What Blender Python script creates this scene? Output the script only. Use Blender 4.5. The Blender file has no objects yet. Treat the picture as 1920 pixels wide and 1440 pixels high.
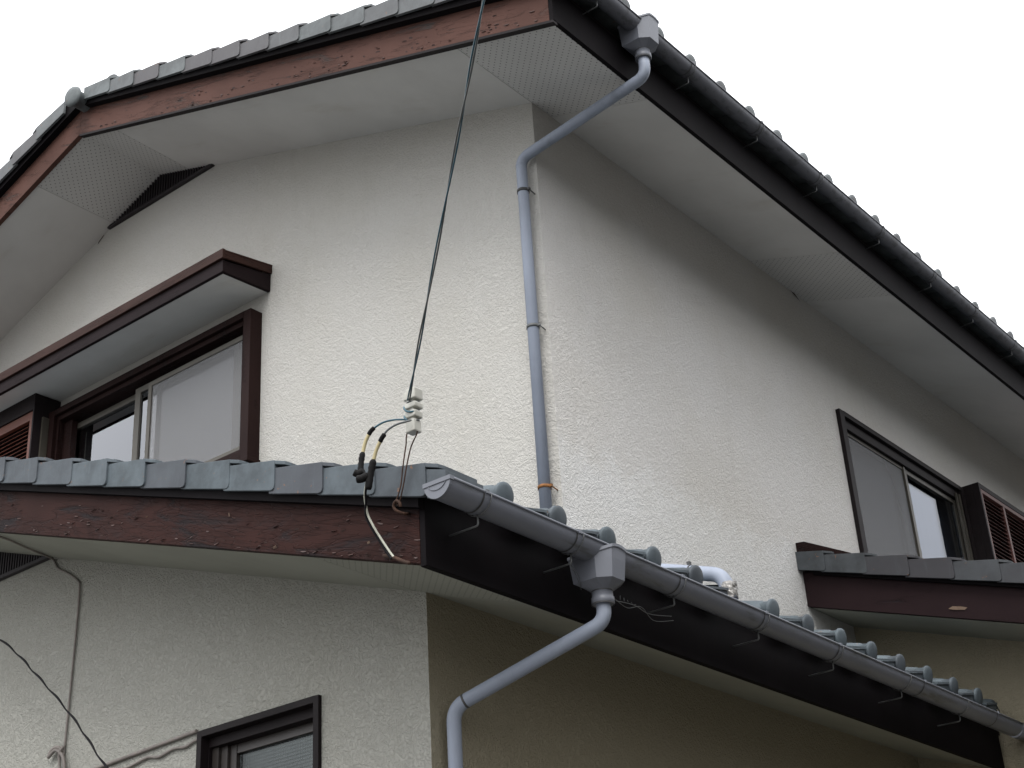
import bpy, bmesh, math, random
from mathutils import Vector, Matrix
from mathutils.geometry import tessellate_polygon
random.seed(7)
H = 1.6                                   # eye height; coordinates below are relative to eye level
C = bpy.context.scene.collection
scene = bpy.context.scene

# ------------------------------------------------------------------ camera
cam_d = bpy.data.cameras.new('camera'); cam = bpy.data.objects.new('camera', cam_d); C.objects.link(cam)
r0 = Vector((0.7734663815562292, 0.6312853010569424, -0.05682099323102053))
r1 = Vector((-0.3281401591140866, 0.3221169193658496, -0.8880116701005887))
r2 = Vector((-0.5422857112066441, 0.7054924230122539, 0.4562966671951524))
cam.matrix_world = Matrix(((r0.x, -r1.x, -r2.x, 0), (r0.y, -r1.y, -r2.y, 0), (r0.z, -r1.z, -r2.z, H), (0, 0, 0, 1)))
cam_d.sensor_width = 36; cam_d.lens = 36 * 2848.08 / 1920
cam_d.clip_start = 0.05; cam_d.clip_end = 2000
scene.camera = cam

# ------------------------------------------------------------------ light
SUN_EL, SUN_AZ = math.radians(52), math.radians(28)      # az measured from -Y towards +X
sd = Vector((math.sin(SUN_AZ) * math.cos(SUN_EL), -math.cos(SUN_AZ) * math.cos(SUN_EL), math.sin(SUN_EL)))
world = bpy.data.worlds.new('World'); scene.world = world; world.use_nodes = True
nt = world.node_tree; nt.nodes.clear()
sky = nt.nodes.new('ShaderNodeTexSky'); sky.sky_type = 'NISHITA'; sky.sun_disc = False
sky.sun_elevation = SUN_EL; sky.sun_rotation = math.atan2(sd.x, sd.y)
sky.air_density = 1.0; sky.dust_density = 3.0; sky.ozone_density = 1.0
hs = nt.nodes.new('ShaderNodeHueSaturation'); hs.inputs['Saturation'].default_value = 0.10
cl = nt.nodes.new('ShaderNodeMix'); cl.data_type = 'RGBA'; cl.inputs[0].default_value = 0.62   # closed cloud deck over the clear sky
cl.inputs[7].default_value = (13.4, 13.6, 14.0, 1)
bg = nt.nodes.new('ShaderNodeBackground'); bg.inputs[1].default_value = 0.12
wo = nt.nodes.new('ShaderNodeOutputWorld')
nt.links.new(sky.outputs[0], hs.inputs['Color']); nt.links.new(hs.outputs[0], cl.inputs[6])
tcw = nt.nodes.new('ShaderNodeTexCoord'); sxw = nt.nodes.new('ShaderNodeSeparateXYZ'); nt.links.new(tcw.outputs['Generated'], sxw.inputs[0])
mr = nt.nodes.new('ShaderNodeMapRange'); mr.inputs['To Min'].default_value = 0.55; mr.inputs['To Max'].default_value = 1.65   # an overcast sky is brightest overhead
nt.links.new(sxw.outputs['Z'], mr.inputs['Value'])
ml = nt.nodes.new('ShaderNodeVectorMath'); ml.operation = 'SCALE'; nt.links.new(cl.outputs[2], ml.inputs[0]); nt.links.new(mr.outputs[0], ml.inputs['Scale'])
nt.links.new(ml.outputs[0], bg.inputs[0]); nt.links.new(bg.outputs[0], wo.inputs[0])
sl = bpy.data.lights.new('sun', 'SUN'); sl.energy = 1.1; sl.angle = math.radians(25); sl.color = (1.0, 0.97, 0.93)
so = bpy.data.objects.new('sun', sl); C.objects.link(so)
so.rotation_euler = sd.to_track_quat('Z', 'Y').to_euler()
scene.view_settings.view_transform = 'Standard'; scene.view_settings.look = 'None'
scene.view_settings.exposure = 0.66; scene.view_settings.gamma = 1.0

# ------------------------------------------------------------------ materials
def NM(name):
    m = bpy.data.materials.new(name); m.use_nodes = True
    return m, m.node_tree.nodes, m.node_tree.links, m.node_tree.nodes['Principled BSDF']
def mth(N, L, op, a, b=None, clamp=False):
    n = N.new('ShaderNodeMath'); n.operation = op; n.use_clamp = clamp
    for i, v in enumerate((a, b)):
        if v is None: continue
        if isinstance(v, (int, float)): n.inputs[i].default_value = v
        else: L.new(v, n.inputs[i])
    return n.outputs[0]
def coords(N, L, scale=(1, 1, 1), rot=(0, 0, 0)):
    tc = N.new('ShaderNodeTexCoord'); mp = N.new('ShaderNodeMapping')
    mp.inputs['Scale'].default_value = scale; mp.inputs['Rotation'].default_value = rot
    L.new(tc.outputs['Object'], mp.inputs[0]); return mp.outputs[0]
def noise(N, L, vec, scale, detail=3, rough=.55, dist=0.0):
    n = N.new('ShaderNodeTexNoise'); n.inputs['Scale'].default_value = scale; n.inputs['Detail'].default_value = detail
    n.inputs['Roughness'].default_value = rough; n.inputs['Distortion'].default_value = dist
    L.new(vec, n.inputs['Vector']); return n.outputs['Fac']
def ramp(N, L, fac, lo, hi):
    n = N.new('ShaderNodeMapRange'); n.inputs['From Min'].default_value = lo; n.inputs['From Max'].default_value = hi
    n.interpolation_type = 'SMOOTHSTEP'; L.new(fac, n.inputs['Value']); return n.outputs[0]
def mixc(N, L, fac, a, b):
    n = N.new('ShaderNodeMix'); n.data_type = 'RGBA'
    if isinstance(fac, (int, float)): n.inputs[0].default_value = fac
    else: L.new(fac, n.inputs[0])
    for k, v in ((6, a), (7, b)):
        if isinstance(v, tuple): n.inputs[k].default_value = (*v, 1)
        else: L.new(v, n.inputs[k])
    return n.outputs[2]
def bump(N, L, h, strength, dist, prev=None):
    n = N.new('ShaderNodeBump'); n.inputs['Strength'].default_value = strength; n.inputs['Distance'].default_value = dist
    L.new(h, n.inputs['Height'])
    if prev is not None: L.new(prev, n.inputs['Normal'])
    return n.outputs[0]

def mat_stucco(name, base=(.62, .61, .59), stain=None, rough=.75):
    m, N, L, P = NM(name); v = coords(N, L)
    n1 = noise(N, L, v, 78, 2, .5, 1.2); n2 = noise(N, L, v, 170, 3, .6, .3); n3 = noise(N, L, v, 34, 2, .5, .8)
    flat = ramp(N, L, n1, .42, .60)
    h = mth(N, L, 'ADD', mth(N, L, 'MULTIPLY', flat, 1.0), mth(N, L, 'MULTIPLY', n2, .55))
    h = mth(N, L, 'ADD', h, mth(N, L, 'MULTIPLY', ramp(N, L, n3, .35, .7), .6))
    L.new(bump(N, L, h, rough, .0028), P.inputs['Normal'])
    big = noise(N, L, v, 1.3, 4, .6)
    col = mixc(N, L, ramp(N, L, big, .35, .75), base, tuple(c * k for c, k in zip(base, (.93, .92, .89))))
    fine = ramp(N, L, n2, .35, .62)
    col = mixc(N, L, mth(N, L, 'MULTIPLY', mth(N, L, 'SUBTRACT', 1.0, fine), .22), col, tuple(c * .62 for c in base))
    # rain streaks
    vs = coords(N, L, (5.5, 5.5, .55)); st = ramp(N, L, noise(N, L, vs, 1.0, 5, .68, .5), .54, .80)
    col = mixc(N, L, mth(N, L, 'MULTIPLY', st, .20), col, (.34, .33, .29))
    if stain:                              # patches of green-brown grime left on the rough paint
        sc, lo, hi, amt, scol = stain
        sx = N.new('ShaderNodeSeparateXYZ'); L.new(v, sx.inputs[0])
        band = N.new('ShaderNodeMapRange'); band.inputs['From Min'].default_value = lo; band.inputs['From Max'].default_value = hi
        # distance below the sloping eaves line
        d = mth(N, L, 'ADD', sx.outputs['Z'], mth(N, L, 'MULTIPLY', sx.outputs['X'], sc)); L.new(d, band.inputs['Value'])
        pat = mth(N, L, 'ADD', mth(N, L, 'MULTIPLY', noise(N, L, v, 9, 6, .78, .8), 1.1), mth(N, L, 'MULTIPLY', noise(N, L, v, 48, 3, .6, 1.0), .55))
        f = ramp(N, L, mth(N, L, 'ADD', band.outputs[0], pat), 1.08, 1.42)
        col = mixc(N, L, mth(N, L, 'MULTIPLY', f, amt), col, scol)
    L.new(col, P.inputs['Base Color']); P.inputs['Roughness'].default_value = .88
    P.inputs['Specular IOR Level'].default_value = .08
    return m

def mat_simple(name, col, rough=.5, var=.12, scale=6, bmp=0, spec=.5, metal=0, dirt=None):
    m, N, L, P = NM(name); v = coords(N, L)
    f = noise(N, L, v, scale, 4, .6)
    c = mixc(N, L, ramp(N, L, f, .3, .7), tuple(min(1, x * (1 + var)) for x in col), tuple(x * (1 - var) for x in col))
    if dirt:
        dc, amt, ds, dlo, dhi = dirt
        vv = coords(N, L, ds); df = ramp(N, L, noise(N, L, vv, 1.0, 5, .65, .3), dlo, dhi)
        c = mixc(N, L, mth(N, L, 'MULTIPLY', df, amt), c, dc)
    L.new(c, P.inputs['Base Color'])
    P.inputs['Roughness'].default_value = rough; P.inputs['Specular IOR Level'].default_value = spec
    P.inputs['Metallic'].default_value = metal
    if bmp: L.new(bump(N, L, noise(N, L, v, scale * 14, 3), bmp, .002), P.inputs['Normal'])
    return m

def mat_board(name, paint, bare, lo, hi, scl=(5, 5, 16), rough=.62, tilt=-18.8):
    """old painted timber: flaking paint over weathered grey wood, grain along the board"""
    m, N, L, P = NM(name); v0 = coords(N, L)
    def rc_(sc):                           # turn the grain to run along the sloping board
        a_ = coords(N, L, (1, 1, 1), (0, math.radians(tilt), 0)); b_ = N.new('ShaderNodeMapping'); b_.inputs['Scale'].default_value = sc
        L.new(a_, b_.inputs[0]); return b_.outputs[0]
    v = rc_(scl)
    a = noise(N, L, v, 1.0, 6, .68, .9); g = noise(N, L, rc_((14, 14, 190)), 1.0, 3, .6)
    f = ramp(N, L, a, lo, hi)
    edge = ramp(N, L, a, lo - .035, lo)
    edge = mth(N, L, 'SUBTRACT', edge, ramp(N, L, a, lo, lo + .03))
    c = mixc(N, L, ramp(N, L, noise(N, L, v0, 3, 4), .3, .7), paint, tuple(x * .8 for x in paint))
    bb = mixc(N, L, g, bare, tuple(x * .6 for x in bare))
    c = mixc(N, L, f, c, bb)
    c = mixc(N, L, mth(N, L, 'MULTIPLY', edge, .45, True), c, tuple(x * .35 for x in paint))
    # small cracks and flakes
    vo = N.new('ShaderNodeTexVoronoi'); vo.feature = 'DISTANCE_TO_EDGE'; vo.inputs['Scale'].default_value = 1.0
    L.new(rc_((9, 9, 60)), vo.inputs['Vector'])
    ck = ramp(N, L, vo.outputs['Distance'], .0, .05)
    near = ramp(N, L, a, lo - .12, lo + .02)
    ck = mth(N, L, 'MULTIPLY', mth(N, L, 'SUBTRACT', 1.0, ck), near)
    c = mixc(N, L, mth(N, L, 'MULTIPLY', ck, .30), c, (.012, .008, .008))
    L.new(c, P.inputs['Base Color']); P.inputs['Roughness'].default_value = rough
    P.inputs['Specular IOR Level'].default_value = .08
    h = mth(N, L, 'SUBTRACT', mth(N, L, 'SUBTRACT', 1.0, f), mth(N, L, 'MULTIPLY', ck, .6))
    b1 = bump(N, L, h, .9, .002); L.new(bump(N, L, g, .25, .001, b1), P.inputs['Normal'])
    return m

def mat_tile(name, base=(.175, .195, .205)):
    m, N, L, P = NM(name); v = coords(N, L)
    at = N.new('ShaderNodeAttribute'); at.attribute_name = 'tint'
    big = ramp(N, L, noise(N, L, v, 9, 5, .65), .3, .72)
    c = mixc(N, L, big, tuple(x * 1.28 for x in base), tuple(x * .72 for x in base))
    c = mixc(N, L, mth(N, L, 'MULTIPLY', at.outputs['Fac'], .9), c, tuple(x * k_ for x, k_ in zip(base, (.76, .64, .66))))
    st = ramp(N, L, noise(N, L, coords(N, L, (30, 30, 4)), 1, 4, .6), .55, .75)
    c = mixc(N, L, mth(N, L, 'MULTIPLY', st, .35), c, tuple(x * 1.5 for x in base))
    li = ramp(N, L, noise(N, L, v, 34, 3, .7, .5), .66, .74)
    c = mixc(N, L, mth(N, L, 'MULTIPLY', li, .6), c, (.26, .12, .05))
    L.new(c, P.inputs['Base Color']); P.inputs['Roughness'].default_value = .6
    P.inputs['Specular IOR Level'].default_value = .22
    L.new(bump(N, L, noise(N, L, v, 160, 4, .7), .25, .0015), P.inputs['Normal'])
    return m

def mat_perf(name, base, step=.0265, r=.13):
    m, N, L, P = NM(name)
    v = coords(N, L, (1 / step * 1.055, 1 / step, 0), (0, 0, 0))
    r45 = N.new('ShaderNodeMapping'); r45.inputs['Rotation'].default_value = (0, 0, math.radians(45)); L.new(v, r45.inputs[0])
    fr = N.new('ShaderNodeVectorMath'); fr.operation = 'FRACTION'; L.new(r45.outputs[0], fr.inputs[0])
    sb = N.new('ShaderNodeVectorMath'); sb.operation = 'SUBTRACT'; L.new(fr.outputs[0], sb.inputs[0]); sb.inputs[1].default_value = (.5, .5, 0)
    ml = N.new('ShaderNodeVectorMath'); ml.operation = 'MULTIPLY'; L.new(sb.outputs[0], ml.inputs[0]); ml.inputs[1].default_value = (1, 1, 0)
    ln = N.new('ShaderNodeVectorMath'); ln.operation = 'LENGTH'; L.new(ml.outputs[0], ln.inputs[0])
    hole = mth(N, L, 'SUBTRACT', 1.0, ramp(N, L, ln.outputs['Value'], r * .8, r * 1.15))
    vv = coords(N, L); f = ramp(N, L, noise(N, L, vv, 2.2, 4), .3, .7)
    c = mixc(N, L, f, base, tuple(x * .93 for x in base))
    c = mixc(N, L, mth(N, L, 'MULTIPLY', hole, .8), c, (.03, .028, .026))
    L.new(c, P.inputs['Base Color']); P.inputs['Roughness'].default_value = .8
    P.inputs['Specular IOR Level'].default_value = .2
    return m

def mat_glass(name, rough=0.0, gain=1.5, tint=(.92, .95, .96), grid=None):
    m, N, L, P = NM(name); N.remove(P)
    out = [n for n in N if n.type == 'OUTPUT_MATERIAL'][0]
    fr = N.new('ShaderNodeFresnel'); fr.inputs[0].default_value = 1.5
    f = mth(N, L, 'MULTIPLY', fr.outputs[0], gain, True)
    g = N.new('ShaderNodeBsdfGlossy'); g.inputs['Roughness'].default_value = rough; g.inputs['Color'].default_value = (.93, .95, 1, 1)
    t = N.new('ShaderNodeBsdfTransparent'); t.inputs['Color'].default_value = (*tint, 1)
    mx = N.new('ShaderNodeMixShader'); L.new(f, mx.inputs[0]); L.new(t.outputs[0], mx.inputs[1]); L.new(g.outputs[0], mx.inputs[2])
    v = coords(N, L)
    if grid:
        w = N.new('ShaderNodeVectorMath'); w.operation = 'SINE'
        L.new(coords(N, L, (6.283 / grid, 6.283 / grid, 6.283 / grid)), w.inputs[0])
        s = N.new('ShaderNodeSeparateXYZ'); L.new(w.outputs[0], s.inputs[0])
        hh = mth(N, L, 'ADD', mth(N, L, 'ADD', s.outputs[0], s.outputs[2]), s.outputs[1])
        n = bump(N, L, hh, .28, .0009)
    else:
        n = None
    if n is not None: L.new(n, g.inputs['Normal'])
    if 1:
         L.new(mx.outputs[0], out.inputs[0])
    return m

def mat_screen(name, col=(.16, .16, .16), cover=.55):
    m, N, L, P = NM(name)
    P.inputs['Base Color'].default_value = (*col, 1); P.inputs['Roughness'].default_value = .7
    out = [n for n in N if n.type == 'OUTPUT_MATERIAL'][0]
    t = N.new('ShaderNodeBsdfTransparent'); mx = N.new('ShaderNodeMixShader'); mx.inputs[0].default_value = cover
    L.new(t.outputs[0], mx.inputs[1]); L.new(P.outputs[0], mx.inputs[2]); L.new(mx.outputs[0], out.inputs[0])
    return m

M = {}
M['stucco_up'] = mat_stucco('stucco_upper', (.61, .612, .608), (.336, 3.15, 3.62, .42, (.33, .30, .24)))
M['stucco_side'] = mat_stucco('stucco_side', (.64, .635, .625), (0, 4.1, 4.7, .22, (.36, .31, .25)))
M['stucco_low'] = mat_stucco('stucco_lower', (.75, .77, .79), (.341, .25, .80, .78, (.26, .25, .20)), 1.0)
M['stucco_lowside_shaded'] = mat_stucco('stucco_lower_side_shaded', (.38, .36, .27), (0, .9, 1.9, .6, (.27, .23, .165)))  # passage shade and some dirt put into a darker wall colour
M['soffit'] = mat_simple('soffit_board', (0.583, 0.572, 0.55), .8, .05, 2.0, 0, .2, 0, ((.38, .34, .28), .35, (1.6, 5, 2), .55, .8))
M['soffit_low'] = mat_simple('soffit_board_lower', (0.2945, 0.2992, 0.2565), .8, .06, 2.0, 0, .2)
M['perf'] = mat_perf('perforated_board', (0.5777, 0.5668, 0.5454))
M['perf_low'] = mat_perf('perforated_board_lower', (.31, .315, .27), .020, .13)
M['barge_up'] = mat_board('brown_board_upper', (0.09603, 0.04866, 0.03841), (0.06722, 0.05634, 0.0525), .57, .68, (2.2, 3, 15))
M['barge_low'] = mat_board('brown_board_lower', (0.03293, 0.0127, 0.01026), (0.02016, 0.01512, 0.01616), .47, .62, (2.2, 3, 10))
M['fascia'] = mat_simple('dark_fascia_paint', (0.0048, 0.0036, 0.0044), .7, .25, 3, .2, .08)
M['brown'] = mat_board('brown_window_trim', (0.01845, 0.008928, 0.008035), (0.0119, 0.008928, 0.008928), .58, .70, (9, 9, 3), .55, 0)
M['capping'] = mat_board('brown_hood_capping', (0.04427, 0.02192, 0.0177), (0.0253, 0.01897, 0.01686), .6, .75, (3, 5, 16), .5, 0)
M['hood_dark'] = mat_board('dark_hood_board', (.016, .010, .011), (.014, .010, .010), .6, .8, (3, 5, 16), .6, 0)
M['wing'] = mat_board('brown_wing_board', (0.0204, 0.0114, 0.0126), (0.0144, 0.0114, 0.0132), .60, .75, (3, 3, 9))
M['brown_dark'] = mat_simple('dark_brown_metal', (0.01116, 0.00806, 0.00868), .55, .15, 8, 0, .14)
M['louver'] = mat_simple('red_brown_louver', (0.1124, 0.03641, 0.02249), .5, .15, 6, 0, .4)
M['louver2'] = mat_simple('faded_louver', (0.099, 0.04092, 0.03432), .5, .15, 6, 0, .4)
M['bronze'] = mat_simple('bronze_sash', (0.0646, 0.0578, 0.04624), .42, .1, 10, 0, .5, .2)
M['sash_dark'] = mat_simple('dark_sash', (0.036, 0.03, 0.027), .4, .1, 10, 0, .5)
M['tile'] = mat_tile('roof_tile', (0.07786, 0.09521, 0.1065)); M['tile2'] = mat_tile('roof_tile_upper', (0.1262, 0.1405, 0.143))
M['tile_wing_shaded'] = mat_tile('roof_tile_wing_shaded', (0.05783, 0.06588, 0.07074))  # shade under the eaves put into a darker copy of the tile colour
M['pvc'] = mat_simple('grey_pvc', (0.2628, 0.2933, 0.3574), .5, .07, 3, 0, .3, 0, ((.13, .14, .155), .45, (9, 9, 1.6), .48, .72))
M['gutter'] = mat_simple('grey_gutter', (0.1584, 0.1675, 0.195), .45, .08, 3, 0, .45, 0, ((.060, .062, .050), .8, (14, 2.2, 14), .5, .66))
M['gutter_up'] = mat_simple('grey_gutter_upper', (0.12, 0.123, 0.1398), .5, .08, 3, 0, .4, 0, ((.055, .055, .055), .6, (30, 14, 6), .5, .62))
M['hopper'] = mat_simple('grey_hopper', (0.139, 0.1474, 0.1707), .42, .06, 5, 0, .45)
M['seam'] = mat_simple('dark_seam', (.05, .05, .05), .6, .1)
M['bracket'] = mat_simple('galvanised_bracket', (0.105, 0.1085, 0.1085), .5, .15, 20, 0, .5, .3)
M['foil'] = mat_simple('crinkled_foil', (0.2728, 0.2629, 0.248), .28, .25, 30, 1.0, .5, .7)
M['porcelain'] = mat_simple('porcelain', (0.474, 0.467, 0.4182), .25, .08, 20, 0, .5, 0, ((.33, .31, .25), .5, (30, 30, 30), .55, .75))
M['wire_dark'] = mat_simple('dark_wire', (0.0112, 0.0104, 0.012), .6, .1, 6, 0, .1)
M['wire_blue'] = mat_simple('teal_cable', (.018, .075, .105), .35, .2, 6)
M['wire_grey'] = mat_simple('grey_cable', (0.08, 0.088, 0.088), .45)
M['wire_white'] = mat_simple('white_cable', (0.496, 0.496, 0.416), .5, .15, 20)
M['wire_yellow'] = mat_simple('yellow_sheath', (0.408, 0.3477, 0.1936), .5, .12, 12)
M['tape'] = mat_simple('black_tape', (0.0084, 0.00798, 0.00798), .7, .2, 30, .5, .12)
M['rust'] = mat_simple('rusty_iron', (0.0462, 0.0231, 0.0147), .8, .35, 30, .5, .3)
M['rust_band'] = mat_simple('rusty_band', (0.21, 0.091, 0.028), .75, .3, 40, .4, .3)
M['cable_pink'] = mat_simple('painted_cable', (0.1913, 0.169, 0.153), .6, .2, 12)
M['glass'] = mat_glass('window_glass', 0, 3.0); M['glass2'] = mat_glass('window_glass_side', 0, .95, (.8, .83, .86))
M['figured'] = mat_glass('figured_glass', .22, .55, (.42, .44, .42), .0125)
M['screen'] = mat_screen('insect_screen', (.24, .24, .245), .42)
M['screen2'] = mat_screen('insect_screen_side', (.17, .17, .175), .60)
M['curtain'] = mat_simple('white_curtain', (.84, .84, .88), .9, .05, 4)
M['curtain_g'] = mat_simple('grey_curtain', (.40, .41, .44), .9, .1, 4)
M['room'] = mat_simple('dark_room', (.05, .05, .05), .9)
M['vent'] = mat_simple('vent_louver', (0.0154, 0.0112, 0.014), .6, .2)
M['chip'] = mat_simple('bare_wood_chip', (0.135, 0.0891, 0.06048), .8, .2, 40)
M['flake'] = mat_simple('paint_flake', (0.05225, 0.0253, 0.02035), .6, .25, 30)

# ------------------------------------------------------------------ mesh helpers
class MB:
    def __init__(s): s.v = []; s.f = []; s.sm = []; s.t = []; s.mi = []; s.tint = 0.0; s.cur = 0
    def add(s, vs, fs, smooth=False):
        o = len(s.v); s.v += [tuple(v) for v in vs]; s.t += [s.tint] * len(vs)
        for f in fs: s.f.append(tuple(o + i for i in f)); s.sm.append(smooth); s.mi.append(s.cur)
    def box(s, a, b):
        (x0, y0, z0), (x1, y1, z1) = a, b
        x0, x1 = min(x0, x1), max(x0, x1); y0, y1 = min(y0, y1), max(y0, y1); z0, z1 = min(z0, z1), max(z0, z1)
        s.add([(x0, y0, z0), (x1, y0, z0), (x1, y1, z0), (x0, y1, z0), (x0, y0, z1), (x1, y0, z1), (x1, y1, z1), (x0, y1, z1)],
              [(0, 3, 2, 1), (4, 5, 6, 7), (0, 1, 5, 4), (1, 2, 6, 5), (2, 3, 7, 6), (3, 0, 4, 7)])
    def extr(s, pts, d, smooth=False, cap=True):
        """closed polygon extruded by vector d"""
        n = len(pts); P = [Vector(p) for p in pts]; d = Vector(d)
        s.add(P + [p + d for p in P], [(i, (i + 1) % n, n + (i + 1) % n, n + i) for i in range(n)], smooth)
        if cap:
            tri = tessellate_polygon([P]); o = len(s.v) - 2 * n
            for t in tri:
                s.f.append(tuple(o + i for i in t)); s.sm.append(False); s.mi.append(s.cur)
                s.f.append(tuple(o + n + i for i in reversed(t))); s.sm.append(False); s.mi.append(s.cur)
    def poly(s, outer, holes=()):
        loops = [[Vector(p) for p in outer]] + [[Vector(p) for p in h] for h in holes]
        flat = [p for l in loops for p in l]
        s.add(flat, [tuple(t) for t in tessellate_polygon(loops)])
    def tube(s, path, r, n=12, caps=True, twist=None):
        P = [Vector(p) for p in path]; rings = []; up = None
        for i, p in enumerate(P):
            t = (P[min(i + 1, len(P) - 1)] - P[max(i - 1, 0)]).normalized()
            if up is None:
                up = Vector((0, 0, 1)) if abs(t.z) < .9 else Vector((0, 1, 0))
            u = (up - t * up.dot(t)).normalized(); up = u; w = t.cross(u)
            rr = r[i] if isinstance(r, (list, tuple)) else r
            rings.append([p + (u * math.cos(a) + w * math.sin(a)) * rr for a in [2 * math.pi * k / n for k in range(n)]])
        vs = [q for ring in rings for q in ring]
        fs = [(i * n + k, i * n + (k + 1) % n, (i + 1) * n + (k + 1) % n, (i + 1) * n + k) for i in range(len(P) - 1) for k in range(n)]
        s.add(vs, fs, True)
        if caps:
            o = len(s.v) - len(vs)
            s.f += [tuple(o + k for k in reversed(range(n))), tuple(o + (len(P) - 1) * n + k for k in range(n))]; s.sm += [False, False]; s.mi += [s.cur] * 2
    def lathe(s, prof, origin, axis, n=24):
        """prof: list of (distance along axis, radius)"""
        ax = Vector(axis).normalized(); u = ax.orthogonal().normalized(); w = ax.cross(u); o = Vector(origin)
        vs = []; 
        for d, r in prof:
            for k in range(n):
                a = 2 * math.pi * k / n; vs.append(o + ax * d + (u * math.cos(a) + w * math.sin(a)) * r)
        s.add(vs, [(i * n + k, i * n + (k + 1) % n, (i + 1) * n + (k + 1) % n, (i + 1) * n + k) for i in range(len(prof) - 1) for k in range(n)], True)
    def grid(s, rows, smooth=True):
        n = len(rows[0]); s.add([p for r in rows for p in r],
              [(i * n + k, i * n + k + 1, (i + 1) * n + k + 1, (i + 1) * n + k) for i in range(len(rows) - 1) for k in range(n - 1)], smooth)
    def build(s, name, mat, parent=None, bevel=0, at=None):
        """vertices are in eye-level coordinates; the object's origin becomes its parent's origin"""
        org = Vector(at) if at is not None else (Vector(parent['_o']) if parent is not None else Vector((0, 0, 0)))
        me = bpy.data.meshes.new(name)
        me.from_pydata([(x - org.x, y - org.y, z + H - org.z) for x, y, z in s.v], [], s.f)
        me.polygons.foreach_set('use_smooth', s.sm)
        at_ = me.attributes.new('tint', 'FLOAT', 'POINT'); at_.data.foreach_set('value', s.t)
        for mm in (mat if isinstance(mat, list) else [mat]): me.materials.append(mm)
        me.polygons.foreach_set('material_index', s.mi)
        bm = bmesh.new(); bm.from_mesh(me); bmesh.ops.recalc_face_normals(bm, faces=bm.faces)
        if bevel:
            bmesh.ops.remove_doubles(bm, verts=bm.verts, dist=1e-6)
            es = [e for e in bm.edges if len(e.link_faces) == 2 and e.calc_face_angle(0) > .6]
            bmesh.ops.bevel(bm, geom=es, offset=bevel, segments=2, profile=.6, affect='EDGES')
        bm.to_mesh(me); bm.free(); me.update()
        o = bpy.data.objects.new(name, me); C.objects.link(o)
        if parent is not None: o.parent = parent
        else: o.location = org
        o['_o'] = tuple(org)
        return o
def tag(o, label=None, cat=None, group=None, kind=None):
    if label: o['label'] = label
    if cat: o['category'] = cat
    if group: o['group'] = group
    if kind: o['kind'] = kind
    return o
def empty(name, loc):
    o = bpy.data.objects.new(name, None); C.objects.link(o); o.location = loc; o['_o'] = tuple(loc); return o
def spline(pts, per=6):
    P = [Vector(p) for p in pts]; out = []
    for i in range(len(P) - 1):
        p0, p1, p2, p3 = P[max(i - 1, 0)], P[i], P[i + 1], P[min(i + 2, len(P) - 1)]
        for k in range(per):
            t = k / per
            out.append(.5 * ((2 * p1) + (p2 - p0) * t + (2 * p0 - 5 * p1 + 4 * p2 - p3) * t * t + (3 * p1 - p0 - 3 * p2 + p3) * t ** 3))
    out.append(P[-1]); return out
def arc(c, a, b, n=8):
    """rounded corner path from a to b round corner c (quadratic)"""
    c, a, b = Vector(c), Vector(a), Vector(b)
    return [a * (1 - t) ** 2 + c * 2 * t * (1 - t) + b * t * t for t in [i / n for i in range(n + 1)]]
def pipe_path(pts, rad=.045):
    P = [Vector(p) for p in pts]; out = [P[0]]
    for i in range(1, len(P) - 1):
        d0 = (P[i - 1] - P[i]); d1 = (P[i + 1] - P[i]); k = min(rad, d0.length * .45, d1.length * .45)
        out += arc(P[i], P[i] + d0.normalized() * k, P[i] + d1.normalized() * k)
    out.append(P[-1]); return out

# ================================================================== setting
g = MB(); g.poly([(-400, -400, -H), (400, -400, -H), (400, 400, -H), (-400, 400, -H)])
tag(g.build('ground', mat_simple('concrete_ground', (.085, .083, .08), .9, .2, 1.2, .3)), kind='structure')

# ================================================================== the house
house = tag(empty('house', (-6.26, 8.0, 0)), 'two-storey white stucco house with grey tiled roofs and peeling brown eaves boards', 'house')
XR, YW, XS = -6.26, 4.78, -3.447          # ridge, upper gable wall, upper side wall
XE, YV = -2.886, 4.178                    # upper eaves fascia, upper verge board
S1 = .336
def zs1(x): return 4.345 + S1 * (XE - (x if x > XR else 2 * XR - x))
XE2, YV2, YW2, XS2 = -2.776, 3.12, 3.64, -3.217
S2 = .341
XR2 = -6.30
def zs2(x): return 1.572 + S2 * (XE2 - (x if x > XR2 else 2 * XR2 - x))
def mir(x): return 2 * XR - x

# ---- upper walls
W1 = (-7.06, -5.385, 3.31, 4.075)         # gable window opening
w = MB(); zb = 1.2
outer = [(XS, YW, zb), (XS, YW, zs1(XS) + .03), (XR, YW, zs1(XR) + .03), (mir(XS), YW, zs1(XS) + .03), (mir(XS), YW, zb)]
w.poly(outer, [[(W1[0], YW, W1[2]), (W1[1], YW, W1[2]), (W1[1], YW, W1[3]), (W1[0], YW, W1[3])]])
tag(w.build('gable_wall', M['stucco_up'], house))
W2 = (7.655, 9.30, 2.93, 3.815)
w = MB()
w.poly([(XS, YW, zb), (XS, 14, zb), (XS, 14, zs1(XS) + .03), (XS, YW, zs1(XS) + .03)],
       [[(XS, W2[0], W2[2]), (XS, W2[1], W2[2]), (XS, W2[1], W2[3]), (XS, W2[0], W2[3])]])
w.build('side_wall', M['stucco_side'], house)
w = MB(); w.poly([(mir(XS), YW, zb), (mir(XS), 14, zb), (mir(XS), 14, zs1(XS)), (mir(XS), YW, zs1(XS))])
w.poly([(XS, 14, zb), (mir(XS), 14, zb), (mir(XS), 14, zs1(XS)), (XR, 14, zs1(XR)), (XS, 14, zs1(XS))])
w.build('rear_wall', M['stucco_side'], house)

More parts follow.
